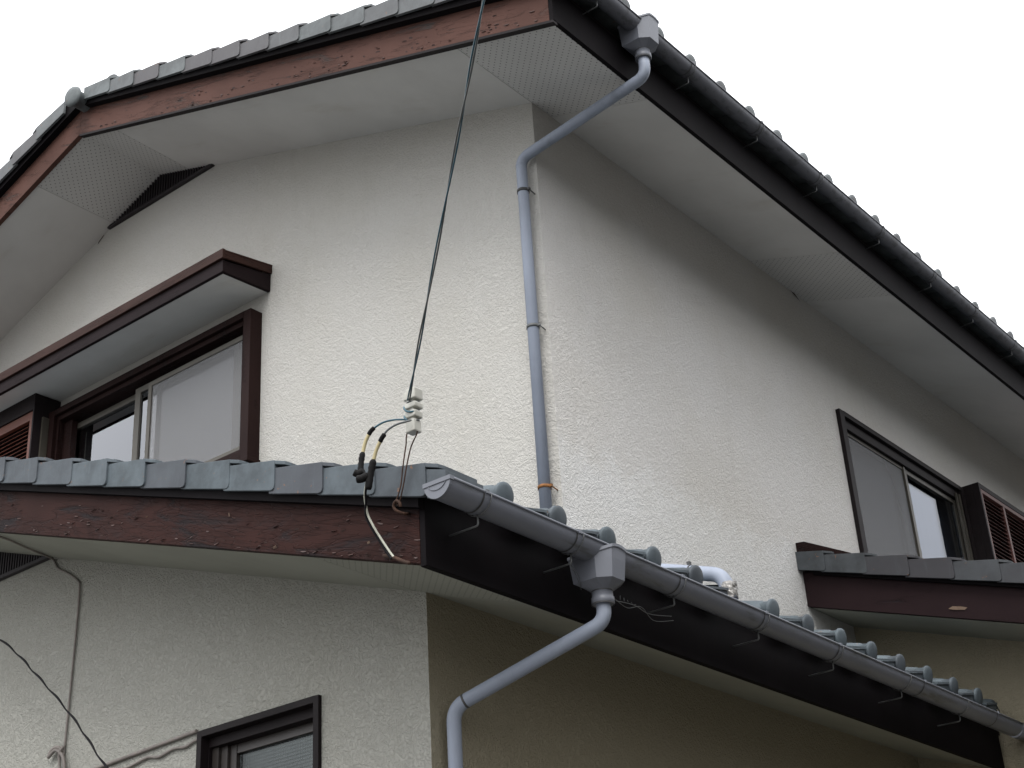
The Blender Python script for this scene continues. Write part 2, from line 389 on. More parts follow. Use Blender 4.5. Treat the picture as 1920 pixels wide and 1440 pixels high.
# ---- upper soffits: plain and perforated boards side by side
def soff(mb, x0, x1, y0, y1, zf, th=.012):
    P = [(x0, y0, zf(x0)), (x1, y0, zf(x1)), (x1, y1, zf(x1)), (x0, y1, zf(x0))]
    mb.extr(P, (0, 0, th))
def board(mat, name, x0, x1, y0, y1, zf):
    mb = MB(); soff(mb, x0, x1, y0, y1, zf); return mb.build(name, mat, house)
for mirr in (False, True):
    f = (lambda x: mir(x)) if mirr else (lambda x: x)
    def q(k, x0, x1, y0, y1): board(M['soffit' if k == 'a' else 'perf'], 'soffit_board' if k == 'a' else 'perforated_board', f(x0), f(x1), y0, y1, zs1)
    xb = -5.99 if not mirr else -5.82
    q('b', XR, xb - .0015, YV + .012, YW + .02)                # ridge strip
    q('a', xb + .0015, XS - .0015, YV + .012, YW + .02)
    q('b', XS + .0015, XE - .002, YV + .012, 4.94)
    q('a', XS - .03, XE - .002, 4.943, 6.79)
    q('b', XS - .03, XE - .002, 6.793, 7.44)
    q('a', XS - .03, XE - .002, 7.443, 14.3)

# ---- barge boards (upper)
def barge(xa, xb, y0, y1, zf, lo, hi, ridge=None):
    mb = MB(); P = [(xa, y0, zf(xa) + lo), (xb, y0, zf(xb) + lo), (xb, y0, zf(xb) + hi), (xa, y0, zf(xa) + hi)]
    mb.extr(P, (0, y1 - y0, 0)); return mb
b1 = barge(XR, XE, YV, YV + .03, zs1, -.014, .195); bb1 = b1.build('bargeboard', M['barge_up'], house, .002)
b1 = barge(mir(XE), XR - .0005, YV, YV + .03, zs1, -.014, .195); b1.build('bargeboard', M['barge_up'], house, .002)
t = MB()                                   # darker drip strip along the lower edge
t.extr([(XR, YV - .001, zs1(XR) - .027), (XE + .02, YV - .001, zs1(XE + .02) - .027), (XE + .02, YV - .001, zs1(XE + .02) - .0145), (XR, YV - .001, zs1(XR) - .0145)], (0, .03, 0))
t.build('drip_strip', M['brown_dark'], bb1)
# upper eaves fascia
f1 = MB(); f1.box((XE + .0005, YV + .001, 4.325), (XE + .022, 14.3, 4.52)); f1.build('fascia', M['fascia'], house, .002)
f1 = MB(); f1.box((mir(XE), YV + .033, 4.325), (mir(XE) - .022, 14.3, 4.52)); f1.build('fascia', M['fascia'], house, .002)

# ---- gable vent
v = MB()
vx0, vx1, vz = -6.744, -5.79, 5.318
v.box((vx0, YW - .022, vz - .012), (vx1 + .02, YW + .004, vz + .006))
zz = zs1(vx1)
for i in range(40):                        # fine upright slats
    x = vx0 + .012 + (vx1 - vx0 - .024) * i / 39
    top = zs1(x) - .002
    if top > vz + .008: v.box((x - .004, YW - .018, vz + .006), (x + .004, YW - .004, top))
v.extr([(vx0, YW - .004, vz), (vx1, YW - .004, vz), (vx1, YW - .004, zs1(vx1)), (XR, YW - .004, zs1(XR)), (vx0, YW - .004, zs1(vx0))], (0, .003, 0))
v.build('gable_vent', M['vent'], house)

# ---- roof tiles
def hprof(d):
    """tile profile across one pitch: roll crown, trough, rising pan"""
    P = [(0, .066), (.012, .063), (.024, .054), (.036, .040), (.048, .025), (.062, .011), (.08, .003), (.10, 0), (.13, .002), (.17, .012), (.20, .022), (.222, .028), (.235, .034), (.248, .050), (.262, .062), (.273, .066)]
    for (a0, h0), (a1, h1) in zip(P, P[1:]):
        if d <= a1: return h0 + (h1 - h0) * (d - a0) / (a1 - a0)
    return .066
PROF = [0, .012, .024, .036, .048, .062, .08, .10, .13, .17, .20, .222, .235, .248, .262]
PITCH = .2735; EXPO = .2224
def field(x_eave, x_top, y_start, y_end, y_disc, zf, base, mirr=False, clip=None):
    mb = MB(); ys = []; k0 = int(math.floor((y_start - y_disc) / PITCH))
    k = k0
    while y_disc + k * PITCH < y_end:
        for d in PROF:
            y = y_disc + k * PITCH + d
            if y_start <= y <= y_end: ys.append((y, d))
        k += 1
    nC = int((x_eave - x_top) / EXPO) + 1
    for c in range(nC):
        xl = x_eave - c * EXPO; xu = max(xl - EXPO, x_top)
        if xl <= x_top: break
        mb.tint = random.random() * .3
        rows = []
        for x, l in ((xl, -.014), (xl, .012), (xl - .012, .016), (xu, 0.0)):
            xx = mir(x) if mirr else x
            rows.append([(xx, y, zf(xx) + base + hprof(d) + l) for y, d in ys])
        mb.grid(rows)
    return mb
def verge(x_first, n, yf, zf, base, fh, wid, mirr=False, first=(), seed=1, nose0=True):
    """verge tiles: hanging face plate and cover flange, each lapping over the one below"""
    mb = MB(); rnd = random.Random(seed); th = .016
    xk = x_first; lens = list(first) + [EXPO] * (n - len(first))
    for k, L_ in enumerate(lens):
        mb.tint = rnd.random()
        j = rnd.uniform(-.003, .003); dy = -.005 + rnd.uniform(-.004, .003)
        lo, hi = (.020, -.002) if L_ > .1 else (.0, .0)
        def pt(s_, y, h, lift):            # s_: distance up the slope (in x) from the lower end
            x = xk - s_; xx = mir(x) if mirr else x
            return (xx, y, zf(xx) + base + h + lift + j)
        Ls = L_ + (.03 if L_ > .1 else .0)
        def lift(q): return lo + (hi - lo) * q / L_
        def yy(q, o=0): return yf + o + dy * (1 - q / L_)
        face = [(0, .020), (.003, .009), (.009, .003), (.020, 0), (Ls, 0), (Ls, fh + th), (0, fh + th)]
        A = [pt(q, yy(q), -fh + h, lift(q) if h > .05 else lift(q) * .25) for q, h in face]
        B = [pt(q, yy(q, .016), -fh + h, lift(q) if h > .05 else lift(q) * .25) for q, h in face]
        nn = len(A)
        mb.add(A + B, [tuple(range(nn)), tuple(reversed(range(nn, 2 * nn)))] + [(i, (i + 1) % nn, nn + (i + 1) % nn, nn + i) for i in range(nn)])
        t_ = wid
        q4 = [(0, yy(0, .0165)), (0, yf + t_), (Ls, yf + t_), (Ls, yy(Ls, .0165))]
        A = [pt(q, y, .0, lift(q)) for q, y in q4]; B = [(p[0], p[1], p[2] + th) for p in A]
        mb.add(A + B, [(0, 1, 2, 3), (7, 6, 5, 4), (0, 1, 5, 4), (1, 2, 6, 5), (2, 3, 7, 6), (3, 0, 4, 7)])
        if k or nose0:                     # lapping nose at the lower end
            nz = [(-.046, yf + .000), (-.054, yf + .02), (-.054, yf + t_), (-.0005, yf + t_), (-.0005, yy(0, .0))]
            A = [pt(q, y, .002, lo) for q, y in nz]; B = [(p[0], p[1], p[2] + th - .0025) for p in A]; nn = 5
            mb.add(A + B, [tuple(range(nn)), tuple(reversed(range(nn, 2 * nn)))] + [(i, (i + 1) % nn, nn + (i + 1) % nn, nn + i) for i in range(nn)])
        if L_ < .1:                        # closed front of the corner tile
            mb.box((xk - .016, yf + .017, zf(xk) + base - fh), (xk - .001, yf + t_, zf(xk) + base - .001))
        elif not (k == 0 and not nose0):
            ry = yf + t_ - .014
            pa, pb = [((mir(x) if mirr else x), ry, zf(mir(x) if mirr else x) + base + .002 + l) for x, l in ((xk + .0, lo), (xk - Ls, hi))]
            mb.tube([pa, pb], .028, 14)
        xk -= L_
    return mb
def eaves_tiles(x_eave, ys, zf, base, skip=()):
    """round-ended eaves tiles: a domed disc on each roll and an apron under each pan"""
    mb = MB(); ax = Vector((1, 0, -S2 * .6)).normalized(); rnd = random.Random(3)
    z0 = zf(x_eave) + base
    for i, y in enumerate(ys):
        mb.tint = rnd.random() * .6
        if i in skip: continue
        c = Vector((x_eave + .004 + rnd.uniform(-.002, .002), y, z0 + .027 + rnd.uniform(-.002, .002))); R = .044
        mb.lathe([(-.05, R * .78), (-.004, R * .84), (-.003, R * .96), (.0, R), (.008, R), (.011, R * .96), (.014, R * .72), (.016, R * .4), (.0165, .0005)], c, ax, 28)
        # neck behind the disc
        # apron under the pan toward the next roll
        y1 = y + .092; y2 = y + PITCH - .052
        zt1 = z0 + .004; zt2 = z0 + .030
        A = [(x_eave + .006, y1, zt1), (x_eave + .006, y2, zt2), (x_eave + .002, y2 + .006, zt2 - .062), (x_eave + .002, y1 - .02, zt1 - .055)]
        mb.extr(A, (-.018, 0, .004))
        # thin lip on top of the apron
        A = [(x_eave + .012, y1 - .004, zt1), (x_eave + .012, y2 + .003, zt2), (x_eave - .06, y2 + .003, zt2 + .022), (x_eave - .06, y1 - .004, zt1 + .022)]
        mb.extr(A, (0, 0, .009))
    return mb
# upper roof
roofU = MB()
P = lambda x, y, dz: (x, y, zs1(x) + dz)
roofU.extr([P(XE + .02, YV + .034, .18), P(XR, YV + .034, .18), P(mir(XE + .02), YV + .034, .18), P(mir(XE + .02), YV + .034, .20), P(XR, YV + .034, .20), P(XE + .02, YV + .034, .20)], (0, 10.1, 0))
roof1 = roofU.build('roof', M['brown_dark'], house)
roof1['label'] = 'upper roof with a ridge and grey tiles'
B1 = .275
YD1 = 13.108 * .478 - 8 * PITCH * 1.0
field(XE + .092, XR + .04, YV + .07, 14.2, YD1, zs1, B1).build('tiles', M['tile2'], roof1)
field(XE + .092, XR + .04, YV + .07, 14.2, YD1, zs1, B1, True).build('tiles', M['tile2'], roof1)
verge(-2.74, 16, YV - .062, zs1, .260, .071, .16, False, (.077, .205), 5, False).build('verge_tiles', M['tile2'], roof1, .002)
verge(-2.74, 16, YV - .062, zs1, .260, .071, .16, True, (.077, .205), 6, False).build('verge_tiles', M['tile2'], roof1, .002)
ys = [YD1 + k * PITCH for k in range(0, 37) if YD1 + k * PITCH > YV + .15]
eaves_tiles(XE + .100, ys, zs1, B1 + .018).build('eaves_tiles', M['tile2'], roof1)
# ridge
rc = MB(); zr = zs1(XR) + .358; rx = -6.19
def cap(mb, y0, y1, r, zc, x0=rx, n=14):
    rows = []
    for y, rr in ((y0, r + .006), (y0 + .03, r + .006), (y0 + .034, r), (y1, r)):
        rows.append([(x0 + math.cos(a) * rr, y, zc + math.sin(a) * rr) for a in [math.pi * i / n for i in range(n + 1)]])
    mb.grid(rows)
    rows = [[(x0 + math.cos(a) * (r - .014), y, zc + math.sin(a) * (r - .014)) for a in [math.pi * i / n for i in range(n + 1)]] for y in (y0, y1)]
    mb.grid(rows)
    mb.grid([[(x0 + math.cos(a) * rr, y0, zc + math.sin(a) * rr) for a in [math.pi * i / n for i in range(n + 1)]] for rr in (r - .014, r + .006)], False)
y = 4.30
while y < 14:
    rc.tint = random.random(); cap(rc, y, y + .30, .088, zr - .005); y += .27
rc.box((rx - .075, 4.37, zr - .14), (rx + .075, 14.1, zr - .005))
rc.tint = .1
rc.lathe([(-.001, .0005), (-.001, .03), (.004, .050), (.011, .062), (.022, .065), (.028, .060), (.034, .050), (.10, .050), (.32, .052)], (-6.195, 4.05, 5.640), (-.12, 1, .1), 28)
rc.build('ridge_tiles', M['tile2'], roof1)

# ---- lower roof (front gable and strip along the side wall)
roofL = MB()
P = lambda x, y, dz: (x, y, zs2(x) + dz)
xl = mir(XE2) - .1
roofL.extr([P(XE2 + .01, YV2 + .034, .17), P(XR2, YV2 + .034, .17), P(xl, YV2 + .034, .17), P(xl, YV2 + .034, .19), P(XR2, YV2 + .034, .19), P(XE2 + .01, YV2 + .034, .19)], (0, YW - YV2 - .036, 0))
roofL.extr([P(XE2 + .01, YW + .001, .17), P(XS + .001, YW + .001, .17), P(XS + .001, YW + .001, .19), P(XE2 + .01, YW + .001, .19)], (0, 2.57, 0))
roof2 = roofL.build('roof', M['brown_dark'], house); roof2['label'] = 'lower roof with grey tiles running down to the long gutter'
B2 = .258; YD2 = 3.430
field(XE2 + .050, XR2 + .03, YV2 + .07, YW, YD2, zs2, B2).build('tiles', M['tile'], roof2)
field(XE2 + .050, XS, YW, 7.32, YD2, zs2, B2).build('tiles', M['tile'], roof2)
m2 = MB(); m2.extr([P(XR2, YV2 + .03, .24), P(xl, YV2 + .03, .24), P(xl, YV2 + .03, .26), P(XR2, YV2 + .03, .26)], (0, 1.6, 0)); m2.build('tiles', M['tile'], roof2)
verge(-2.630, 17, YV2 - .040, zs2, .270, .077, .17, False, (.077, .205), 11, False).build('verge_tiles', M['tile'], roof2, .002)
vb = MB(); vb.extr([(XR2, YV2 - .024, zs2(XR2) + .168), (XE2 + .02, YV2 - .024, zs2(XE2 + .02) + .168), (XE2 + .02, YV2 - .024, zs2(XE2 + .02) + .25), (XR2, YV2 - .024, zs2(XR2) + .25)], (0, .0235, 0)); vb.build('gap_shade_strip', M['fascia'], roof2)  # dark strip standing in for the shadow and black gap under the verge tiles
vb = MB(); vb.extr([(XR, YV - .040, zs1(XR) + .160), (XE + .02, YV - .040, zs1(XE + .02) + .160), (XE + .02, YV - .040, zs1(XE + .02) + .25), (XR, YV - .040, zs1(XR) + .25)], (0, .0395, 0)); vb.build('gap_shade_strip', M['fascia'], roof1)  # same painted shadow strip under the upper verge tiles
vb = MB(); vb.extr([(XR - .001, YV - .040, zs1(XR) + .160), (mir(XE + .02), YV - .040, zs1(XE + .02) + .160), (mir(XE + .02), YV - .040, zs1(XE + .02) + .25), (XR - .001, YV - .040, zs1(XR) + .25)], (0, .0395, 0)); vb.build('gap_shade_strip', M['fascia'], roof1)  # painted shadow strip on the mirrored slope
ys = [YD2 + k * PITCH for k in range(15) if YD2 + k * PITCH < 7.25]
eaves_tiles(XE2 + .070, ys[:5], zs2, B2 + .018).build('eaves_tiles', M['tile'], roof2); eaves_tiles(XE2 + .070, ys[6:], zs2, B2 + .018).build('eaves_tiles', M['tile'], roof2)
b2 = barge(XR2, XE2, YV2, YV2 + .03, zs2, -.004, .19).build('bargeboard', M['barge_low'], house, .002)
b2['label'] = 'lower bargeboard with brown paint peeling off grey wood'
fl = MB(); rnd = random.Random(21)         # curled paint flakes, most along the bottom edge
for i in range(190):
    x = rnd.uniform(-5.6, -2.79); u = rnd.random() ** 2.2
    if i % 3 == 0 and x < -3.6: continue
    z = zs2(x) + .004 + u * .13; L_ = rnd.uniform(.006, .026); h = rnd.uniform(.001, .0045); out = rnd.uniform(.001, .004)
    sl = rnd.uniform(-.5, .15)
    A = Vector((x, YV2 - .0005, z)); B = Vector((x + L_, YV2 - .0005, z + sl * L_))
    up = Vector((rnd.uniform(-.3, .3) * h, -out, h))
    if rnd.random() < .5: up = Vector((0, -out, -h))
    mid = (A + B) / 2 + up * 1.25
    fl.add([A, B, B + up * .8, mid, A + up * .7], [(0, 1, 2, 3, 4)])
tag(fl.build('paint_flakes', M['flake'], b2), kind='stuff')
fl = MB()
for x, z, w_, h_ in ((-2.985, .045, .012, .008), (-3.40, .008, .016, .008), (-3.62, .11, .006, .014), (-4.06, .09, .012, .004)):
    zz = zs2(x) + z; fl.add([(x, YV2 - .0025, zz), (x + w_, YV2 - .003, zz + .001), (x + w_ * .9, YV2 - .006, zz + h_), (x + w_ * .1, YV2 - .005, zz + h_ * .8)], [(0, 1, 2, 3)]); fl.build('bare_chip', M['chip'], b2); fl = MB()
for i in range(90):
    x = rnd.uniform(-6.1, -2.95); u = rnd.random() ** 1.8
    z = zs1(x) + .0 + u * .10; L_ = rnd.uniform(.008, .03); h = rnd.uniform(.002, .007); out = rnd.uniform(.002, .005)
    A = Vector((x, YV - .0005, z)); B = Vector((x + L_, YV - .0005, z - .33 * L_)); up = Vector((0, -out, h * rnd.choice((-1, 1))))
    fl.add([A, B, B + up * .8, (A + B) / 2 + up * 1.2, A + up * .7], [(0, 1, 2, 3, 4)])
tag(fl.build('paint_flakes', M['flake'], bb1), kind='stuff')
f2 = MB(); f2.box((XE2 + .0005, YV2 + .001, 1.558), (XE2 + .022, 7.30, 1.80)); f2.build('fascia', M['fascia'], house, .002)
# lower soffits
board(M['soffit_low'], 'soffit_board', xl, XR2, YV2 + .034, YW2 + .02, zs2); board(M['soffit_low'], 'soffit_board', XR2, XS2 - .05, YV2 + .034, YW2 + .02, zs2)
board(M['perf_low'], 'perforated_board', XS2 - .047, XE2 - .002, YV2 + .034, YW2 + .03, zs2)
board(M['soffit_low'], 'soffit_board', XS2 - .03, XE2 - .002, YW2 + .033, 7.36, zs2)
# lower walls
LW = (-4.335, -3.728, .75, 1.468)
w = MB()
w.poly([(XS2, YW2, -H), (XS2, YW2, zs2(XS2) + .01), (XR2, YW2, zs2(XR2) + .01), (xl + .4, YW2, zs2(xl + .4) + .01), (xl + .4, YW2, -H)],
       [[(LW[0], YW2, LW[2]), (LW[1], YW2, LW[2]), (LW[1], YW2, LW[3]), (LW[0], YW2, LW[3])]])
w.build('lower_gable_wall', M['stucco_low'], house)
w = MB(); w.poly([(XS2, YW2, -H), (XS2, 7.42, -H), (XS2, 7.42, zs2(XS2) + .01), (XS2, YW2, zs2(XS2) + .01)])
w.build('lower_side_wall', M['stucco_lowside_shaded'], house)
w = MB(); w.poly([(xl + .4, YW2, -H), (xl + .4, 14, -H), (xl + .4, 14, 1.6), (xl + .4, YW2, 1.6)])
w.poly([(XS2, 14, -H), (xl + .4, 14, -H), (xl + .4, 14, 1.6), (XS2, 14, 1.6)]); w.build('rear_wall', M['stucco_lowside_shaded'], house)
# lower vent
v = MB(); vz = 2.463; e = -5.386
v.box((mir(e), YW2 - .022, vz - .012), (e + .02, YW2 + .003, vz + .004))
for i in range(90):
    x = e - .02 - i * .0195
    top = zs2(x) - .002
    if top > vz + .008: v.box((x - .004, YW2 - .018, vz + .004), (x + .004, YW2 - .004, top))
v.extr([(mir(e), YW2 - .004, vz), (e, YW2 - .004, vz), (e, YW2 - .004, zs2(e)), (XR2, YW2 - .004, zs2(XR2)), (mir(e), YW2 - .004, zs2(mir(e)))], (0, .003, 0))
v.build('gable_vent', M['vent'], house)

# ---- wing on the right with its lean-to roof
YG = 6.86; SW = .338
def zw(x): return 2.469 + SW * (XS - x)
XW = -1.55
wr = MB()
wr.extr([(XS, YG + .034, zw(XS) + .185), (XW, YG + .034, zw(XW) + .185), (XW, YG + .034, zw(XW) + .205), (XS, YG + .034, zw(XS) + .205)], (0, 3.6, 0))
roof3 = wr.build('roof', M['brown_dark'], house); roof3['label'] = 'small lean-to roof with grey verge tiles at the right'
mb = MB()
rows_y = [YG + .12 + i * .03 for i in range(112)]
for c in range(9):
    xu = XS + c * EXPO; x2 = xu + EXPO; mb.tint = random.random() * .4
    mb.grid([[(x, y, zw(x) + .205 + hprof((y - YG) % PITCH) + l) for y in rows_y] for x, l in ((xu, 0), (x2 - .012, .016), (x2, .012), (x2, -.014))])
mb.build('tiles', M['tile'], roof3)
vt = MB(); _z = zw
vt = verge(XW + .04, 9, YG - .045, zw, .270, .080, .15, False, (), 31)
o = vt.build('verge_tiles', M['tile_wing_shaded'], roof3, .002)
vb = MB(); vb.extr([(XS + .07, YG - .022, zw(XS + .07) + .176), (XW, YG - .022, zw(XW) + .176), (XW, YG - .022, zw(XW) + .25), (XS + .07, YG - .022, zw(XS + .07) + .25)], (0, .0215, 0)); vb.build('gap_shade_strip', M['fascia'], roof3)  # dark strip in place of the shadow under the wing's verge tiles
b3 = MB(); b3.extr([(XS + .002, YG, zw(XS)), (XW + .02, YG, zw(XW)), (XW + .02, YG, zw(XW) + .19), (XS + .002, YG, zw(XS) + .19)], (0, .03, 0))
b3 = b3.build('bargeboard', M['wing'], house, .002); b3['label'] = 'dark brown bargeboard of the small lean-to roof'
ch = MB(); cx, cz = -2.66, zw(-2.66) + .045
ch.add([(cx - .045, YG - .004, cz + .016), (cx - .02, YG - .006, cz + .004), (cx + .035, YG - .004, cz - .010), (cx + .05, YG - .004, cz - .002), (cx + .02, YG - .007, cz + .012), (cx - .02, YG - .007, cz + .022)], [(0, 1, 2, 3, 4, 5)])
ch.build('bare_chips', M['chip'], b3)
f3 = MB(); f3.box((XW + .001, YG + .033, zw(XW) - .02), (XW + .022, YG + 3.6, zw(XW) + .17)); f3.build('fascia', M['fascia'], house)
fb = MB(); fb.extr([(XS + .001, YG - .03, 2.680), (XS + .001, YG - .03, 2.812), (XS + .05, YG - .03, 2.806), (XS + .30, YG - .03, zw(XS + .30) + .305), (XS + .30, YG - .03, zw(XS + .30) + .285), (XS + .062, YG - .03, 2.70), (XS + .06, YG - .03, 2.68)], (0, .9, 0))
fb.build('flashing', M['brown'], house, .002)
fb = MB(); fb.box((XS + .001, YG - .036, 2.668), (XS + .065, YG + .02, 2.679)); fb.build('flashing_strip', M['bracket'], house)
a = MB(); a.extr([(XS + .001, YG + .034, zw(XS)), (XW, YG + .034, zw(XW)), (XW, 10.2, zw(XW)), (XS + .001, 10.2, zw(XS))], (0, 0, .012)); a.build('soffit', M['soffit_low'], house)
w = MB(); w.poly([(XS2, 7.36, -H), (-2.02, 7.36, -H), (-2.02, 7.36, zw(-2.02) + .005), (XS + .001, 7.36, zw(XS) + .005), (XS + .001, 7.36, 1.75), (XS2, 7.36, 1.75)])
w.build('wing_wall', M['stucco_lowside_shaded'], house)
w = MB(); w.poly([(-2.02, 7.36, -H), (-2.02, 10.2, -H), (-2.02, 10.2, zw(-2.02)), (-2.02, 7.36, zw(-2.02))]); w.poly([(-2.02, 10.2, -H), (XS, 10.2, -H), (XS, 10.2, zw(XS)), (-2.02, 10.2, zw(-2.02))]); w.build('wing_wall', M['stucco_lowside_shaded'], house)

# ---- gutters
def gutter(name, x, zf, y0, y1, r, mat, seams, brk, fx, cap0=True, lab=None):
    """half-round gutter along Y; zf(y) gives the rim height"""
    mb = MB(); n = 16; ys_ = [y0 + (y1 - y0) * i / 14 for i in range(15)]
    def ring(y, rr, z): return [(x + math.cos(a) * rr, y, z + math.sin(a) * rr * 1.0) for a in [math.pi + math.pi * i / n for i in range(n + 1)]]
    mb.grid([ring(y, r, zf(y)) for y in ys_]); mb.grid([ring(y, r - .003, zf(y)) for y in ys_])
    for s_ in (-1, 1):                     # rolled rims
        mb.tube([(x + s_ * (r + .001), y, zf(y) + .001) for y in ys_], .0045, 8)
    o = mb.build(name, mat, house)
    if lab: o['label'] = lab
    if cap0:
        c = MB(); q = ring(y0 - .001, r + .002, zf(y0)); q2 = ring(y0 - .013, r + .002, zf(y0))
        c.extr(q, (0, -.012, 0)); c.extr([(p[0], p[1] - .0, p[2]) for p in [(x - r - .004, y0 - .016, zf(y0) - .006), (x + r + .004, y0 - .016, zf(y0) - .006), (x + r + .004, y0 - .016, zf(y0) + .007), (x - r - .004, y0 - .016, zf(y0) + .007)]], (0, .018, 0))
        c.tube([(x + math.cos(a) * (r - .014), y0 - .0145, zf(y0) + .001 + math.sin(a) * .026) for a in [math.pi + math.pi * i / 12 for i in range(13)]], .0012, 6)
        c.build('end_cap', M['hopper'], o, 0)
    for y in seams:
        s_ = MB(); z = zf(y)
        s_.grid([ring(y - .0035, r + .0018, z), ring(y + .0035, r + .0018, z)])
        s_.build('joint', M['seam'], o)
        s_ = MB(); s_.grid([ring(y + .0035, r + .0022, z), ring(y + .020, r + .0022, z)]); s_.box((x + r - .001, y + .004, z - .004), (x + r + .008, y + .018, z + .007))
        s_.build('gutter_strap', mat, o)
    for y in brk:
        z = zf(y) - r; b_ = MB(); y = y + .03
        b_.tube(pipe_path([(x - .004, y, z + .002), (x - .004, y, z - .034), (fx, y, z - .034)], .008), .0032, 8)
        b_.tube([(x + math.cos(a) * (r + .004), y, zf(y) + math.sin(a) * (r + .004)) for a in [math.pi + math.pi * i / 12 for i in range(13)]], .0018, 6)
        b_.build('gutter_bracket', M['bracket'], o)
    return o
zg1 = lambda y: 4.575
zg2 = lambda y: 1.762 - .0065 * (y - 3.06)
GX1, GX2 = -2.781, -2.638
br1 = [4.38, 5.11, 5.74, 6.35, 7.07, 7.74, 8.34, 8.95, 9.6, 10.2, 10.8]
br2 = [3.20, 3.655, 4.24, 4.80, 5.37, 5.97, 6.55]
g1 = gutter('gutter', GX1, zg1, 4.16, 14.2, .043, M['gutter_up'], br1, br1, XE + .02, True, 'upper gutter along the high eaves')
g2 = gutter('gutter', GX2, zg2, 3.060, 7.20, .0490, M['gutter'], br2[:4] + [5.37, 6.13, 6.90], br2, XE2 + .02, True, 'lower gutter along the dark fascia')
el = MB()
el.tube(pipe_path([(GX2, 7.215, zg2(7.2) - .012), (GX2, 7.32, zg2(7.2) - .012), (GX2 + .5, 7.322, zg2(7.2) - .018)], .05), .041, 18)
el.build('gutter_elbow', M['gutter'], g2)
# hoppers
def hopper(gx, yc, zt, zbm, gut, arch=.03, sc=1.0):
    mb = MB()
    def ring(f, z, sag=0): 
        pl = [(-.052, -.066), (.040, -.066), (.080, -.034), (.080, .034), (.040, .066), (-.052, .066)]
        return [(gx + a_ * f, yc + b_ * f, z + (arch * (.5 + .5 * math.cos(math.pi * min(1, abs(b_) / .066))) if sag else 0)) for a_, b_ in pl]
    def ringm(f, z, sag=0):
        R_ = ring(f, z); out = []
        for i in range(6):
            p, q = Vector(R_[i]), Vector(R_[(i + 1) % 6])
            for k in range(6):
                c = p.lerp(q, k / 6)
                if sag:
                    c.z += arch * math.cos(math.pi * .5 * min(1, abs(c.y - yc) / (.066 * f)))
                out.append(tuple(c))
        return out
    rings = [ringm(1.0, zbm), ringm(1.09, zt - .012), ringm(1.12, zt, 1), ringm(1.17, zt + .004, 1), ringm(1.17, zt + .014, 1), ringm(1.12, zt + .014, 1), ringm(1.04, zt - .012), ringm(.96, zbm + .004)]
    n = 36
    vs = [p for R_ in rings for p in R_]
    mb.add(vs, [(i * n + k, i * n + (k + 1) % n, (i + 1) * n + (k + 1) % n, (i + 1) * n + k) for i in range(len(rings) - 1) for k in range(n)])
    # funnel to the outlet
    lo = ringm(1.0, zbm); cir = []
    for i, p in enumerate(lo):
        a_ = math.atan2(p[1] - yc, p[0] - gx); cir.append((gx + .012 + .034 * math.cos(a_), yc + .034 * math.sin(a_), zbm - .026))
    mb.add(lo + cir, [(k, (k + 1) % n, n + (k + 1) % n, n + k) for k in range(n)])
    h = mb.build('hopper', M['hopper'], gut)
    c = MB(); o_ = (gx + .012, yc, zbm - .024)
    c.lathe([(0, .030), (0, .0345), (.022, .0345), (.024, .0375), (.042, .0375), (.046, .034), (.046, .02)], o_, (0, 0, -1), 28)
    c.build('outlet', M['hopper'], gut)
    c = MB(); c.lathe([(.001, .0352), (.003, .0354), (.005, .0352)], o_, (0, 0, -1), 28); c.build('joint', M['seam'], gut); c = MB(); c.lathe([(.044, .0376), (.0475, .0376)], o_, (0, 0, -1), 28); c.build('joint', M['seam'], gut)
    return (gx + .012, yc, zbm - .07)
HY1, HY2 = 4.750, 3.846
h2 = hopper(-2.657, HY2, 1.722, 1.646, g2, .024)
h1 = hopper(-2.796, HY1, 4.575, 4.475, g1, .024)
# ---- downpipes
def downpipe(pts, r, joints, clamps, label):
    mb = MB(); path = pipe_path(pts, .05); mb.tube(path, r, 24)
    o = mb.build('downpipe', M['pvc'], house); o['label'] = label
    for p, d, rr, m_ in joints:
        c = MB(); c.lathe([(-.004, rr), (-.003, rr + .0012), (.003, rr + .0012), (.004, rr)], p, d, 24); c.build('joint', m_, o)
    for p, m_ in clamps:
        c = MB(); c.lathe([(-.007, r), (-.007, r + .0035), (.007, r + .0035), (.007, r)], p, (0, 0, 1), 24)
        c.box((p[0] + r, p[1] - .006, p[2] - .006), (p[0] + r + .014, p[1] + .006, p[2] + .006)); c.tube([(p[0] + r + .008, p[1], p[2]), (p[0] + r + .008, YW + .01 if p[1] > 4 else p[1], p[2] - .01)], .003, 6)
        c.build('pipe_clamp', m_, o)
    return o
r = .0262
PX, PY = -3.502, 4.735
downpipe([(h1[0], h1[1], h1[2] + .04), (h1[0], h1[1], 4.312), (PX, PY, 4.205), (PX, PY, 2.05)], r,
         [((PX, PY, 3.30 - .0), (0, 0, 1), r, M['seam']), ((PX, PY, 4.165), (0, 0, 1), r, M['pvc'])],
         [((PX, PY, 4.02), M['seam']), ((PX, PY, 3.295), M['bracket']), ((PX, PY, 2.52), M['rust_band'])], 'upper grey downpipe on the front gable wall')
r = .0240
d = (Vector((-3.160, 3.690, 1.325)) - Vector((h2[0], h2[1], 1.520)))
downpipe([(h2[0], h2[1], h2[2] + .03), (h2[0], h2[1], 1.520), (-3.160, 3.690, 1.325), (-3.160, 3.690, -1.5)], r,
         [(Vector((-3.160, 3.690, 1.325)) - d * .08, d, r, M['seam'])],
         [((-3.160, 3.690, -.2), M['seam'])], 'lower grey downpipe running down the shaded corner')
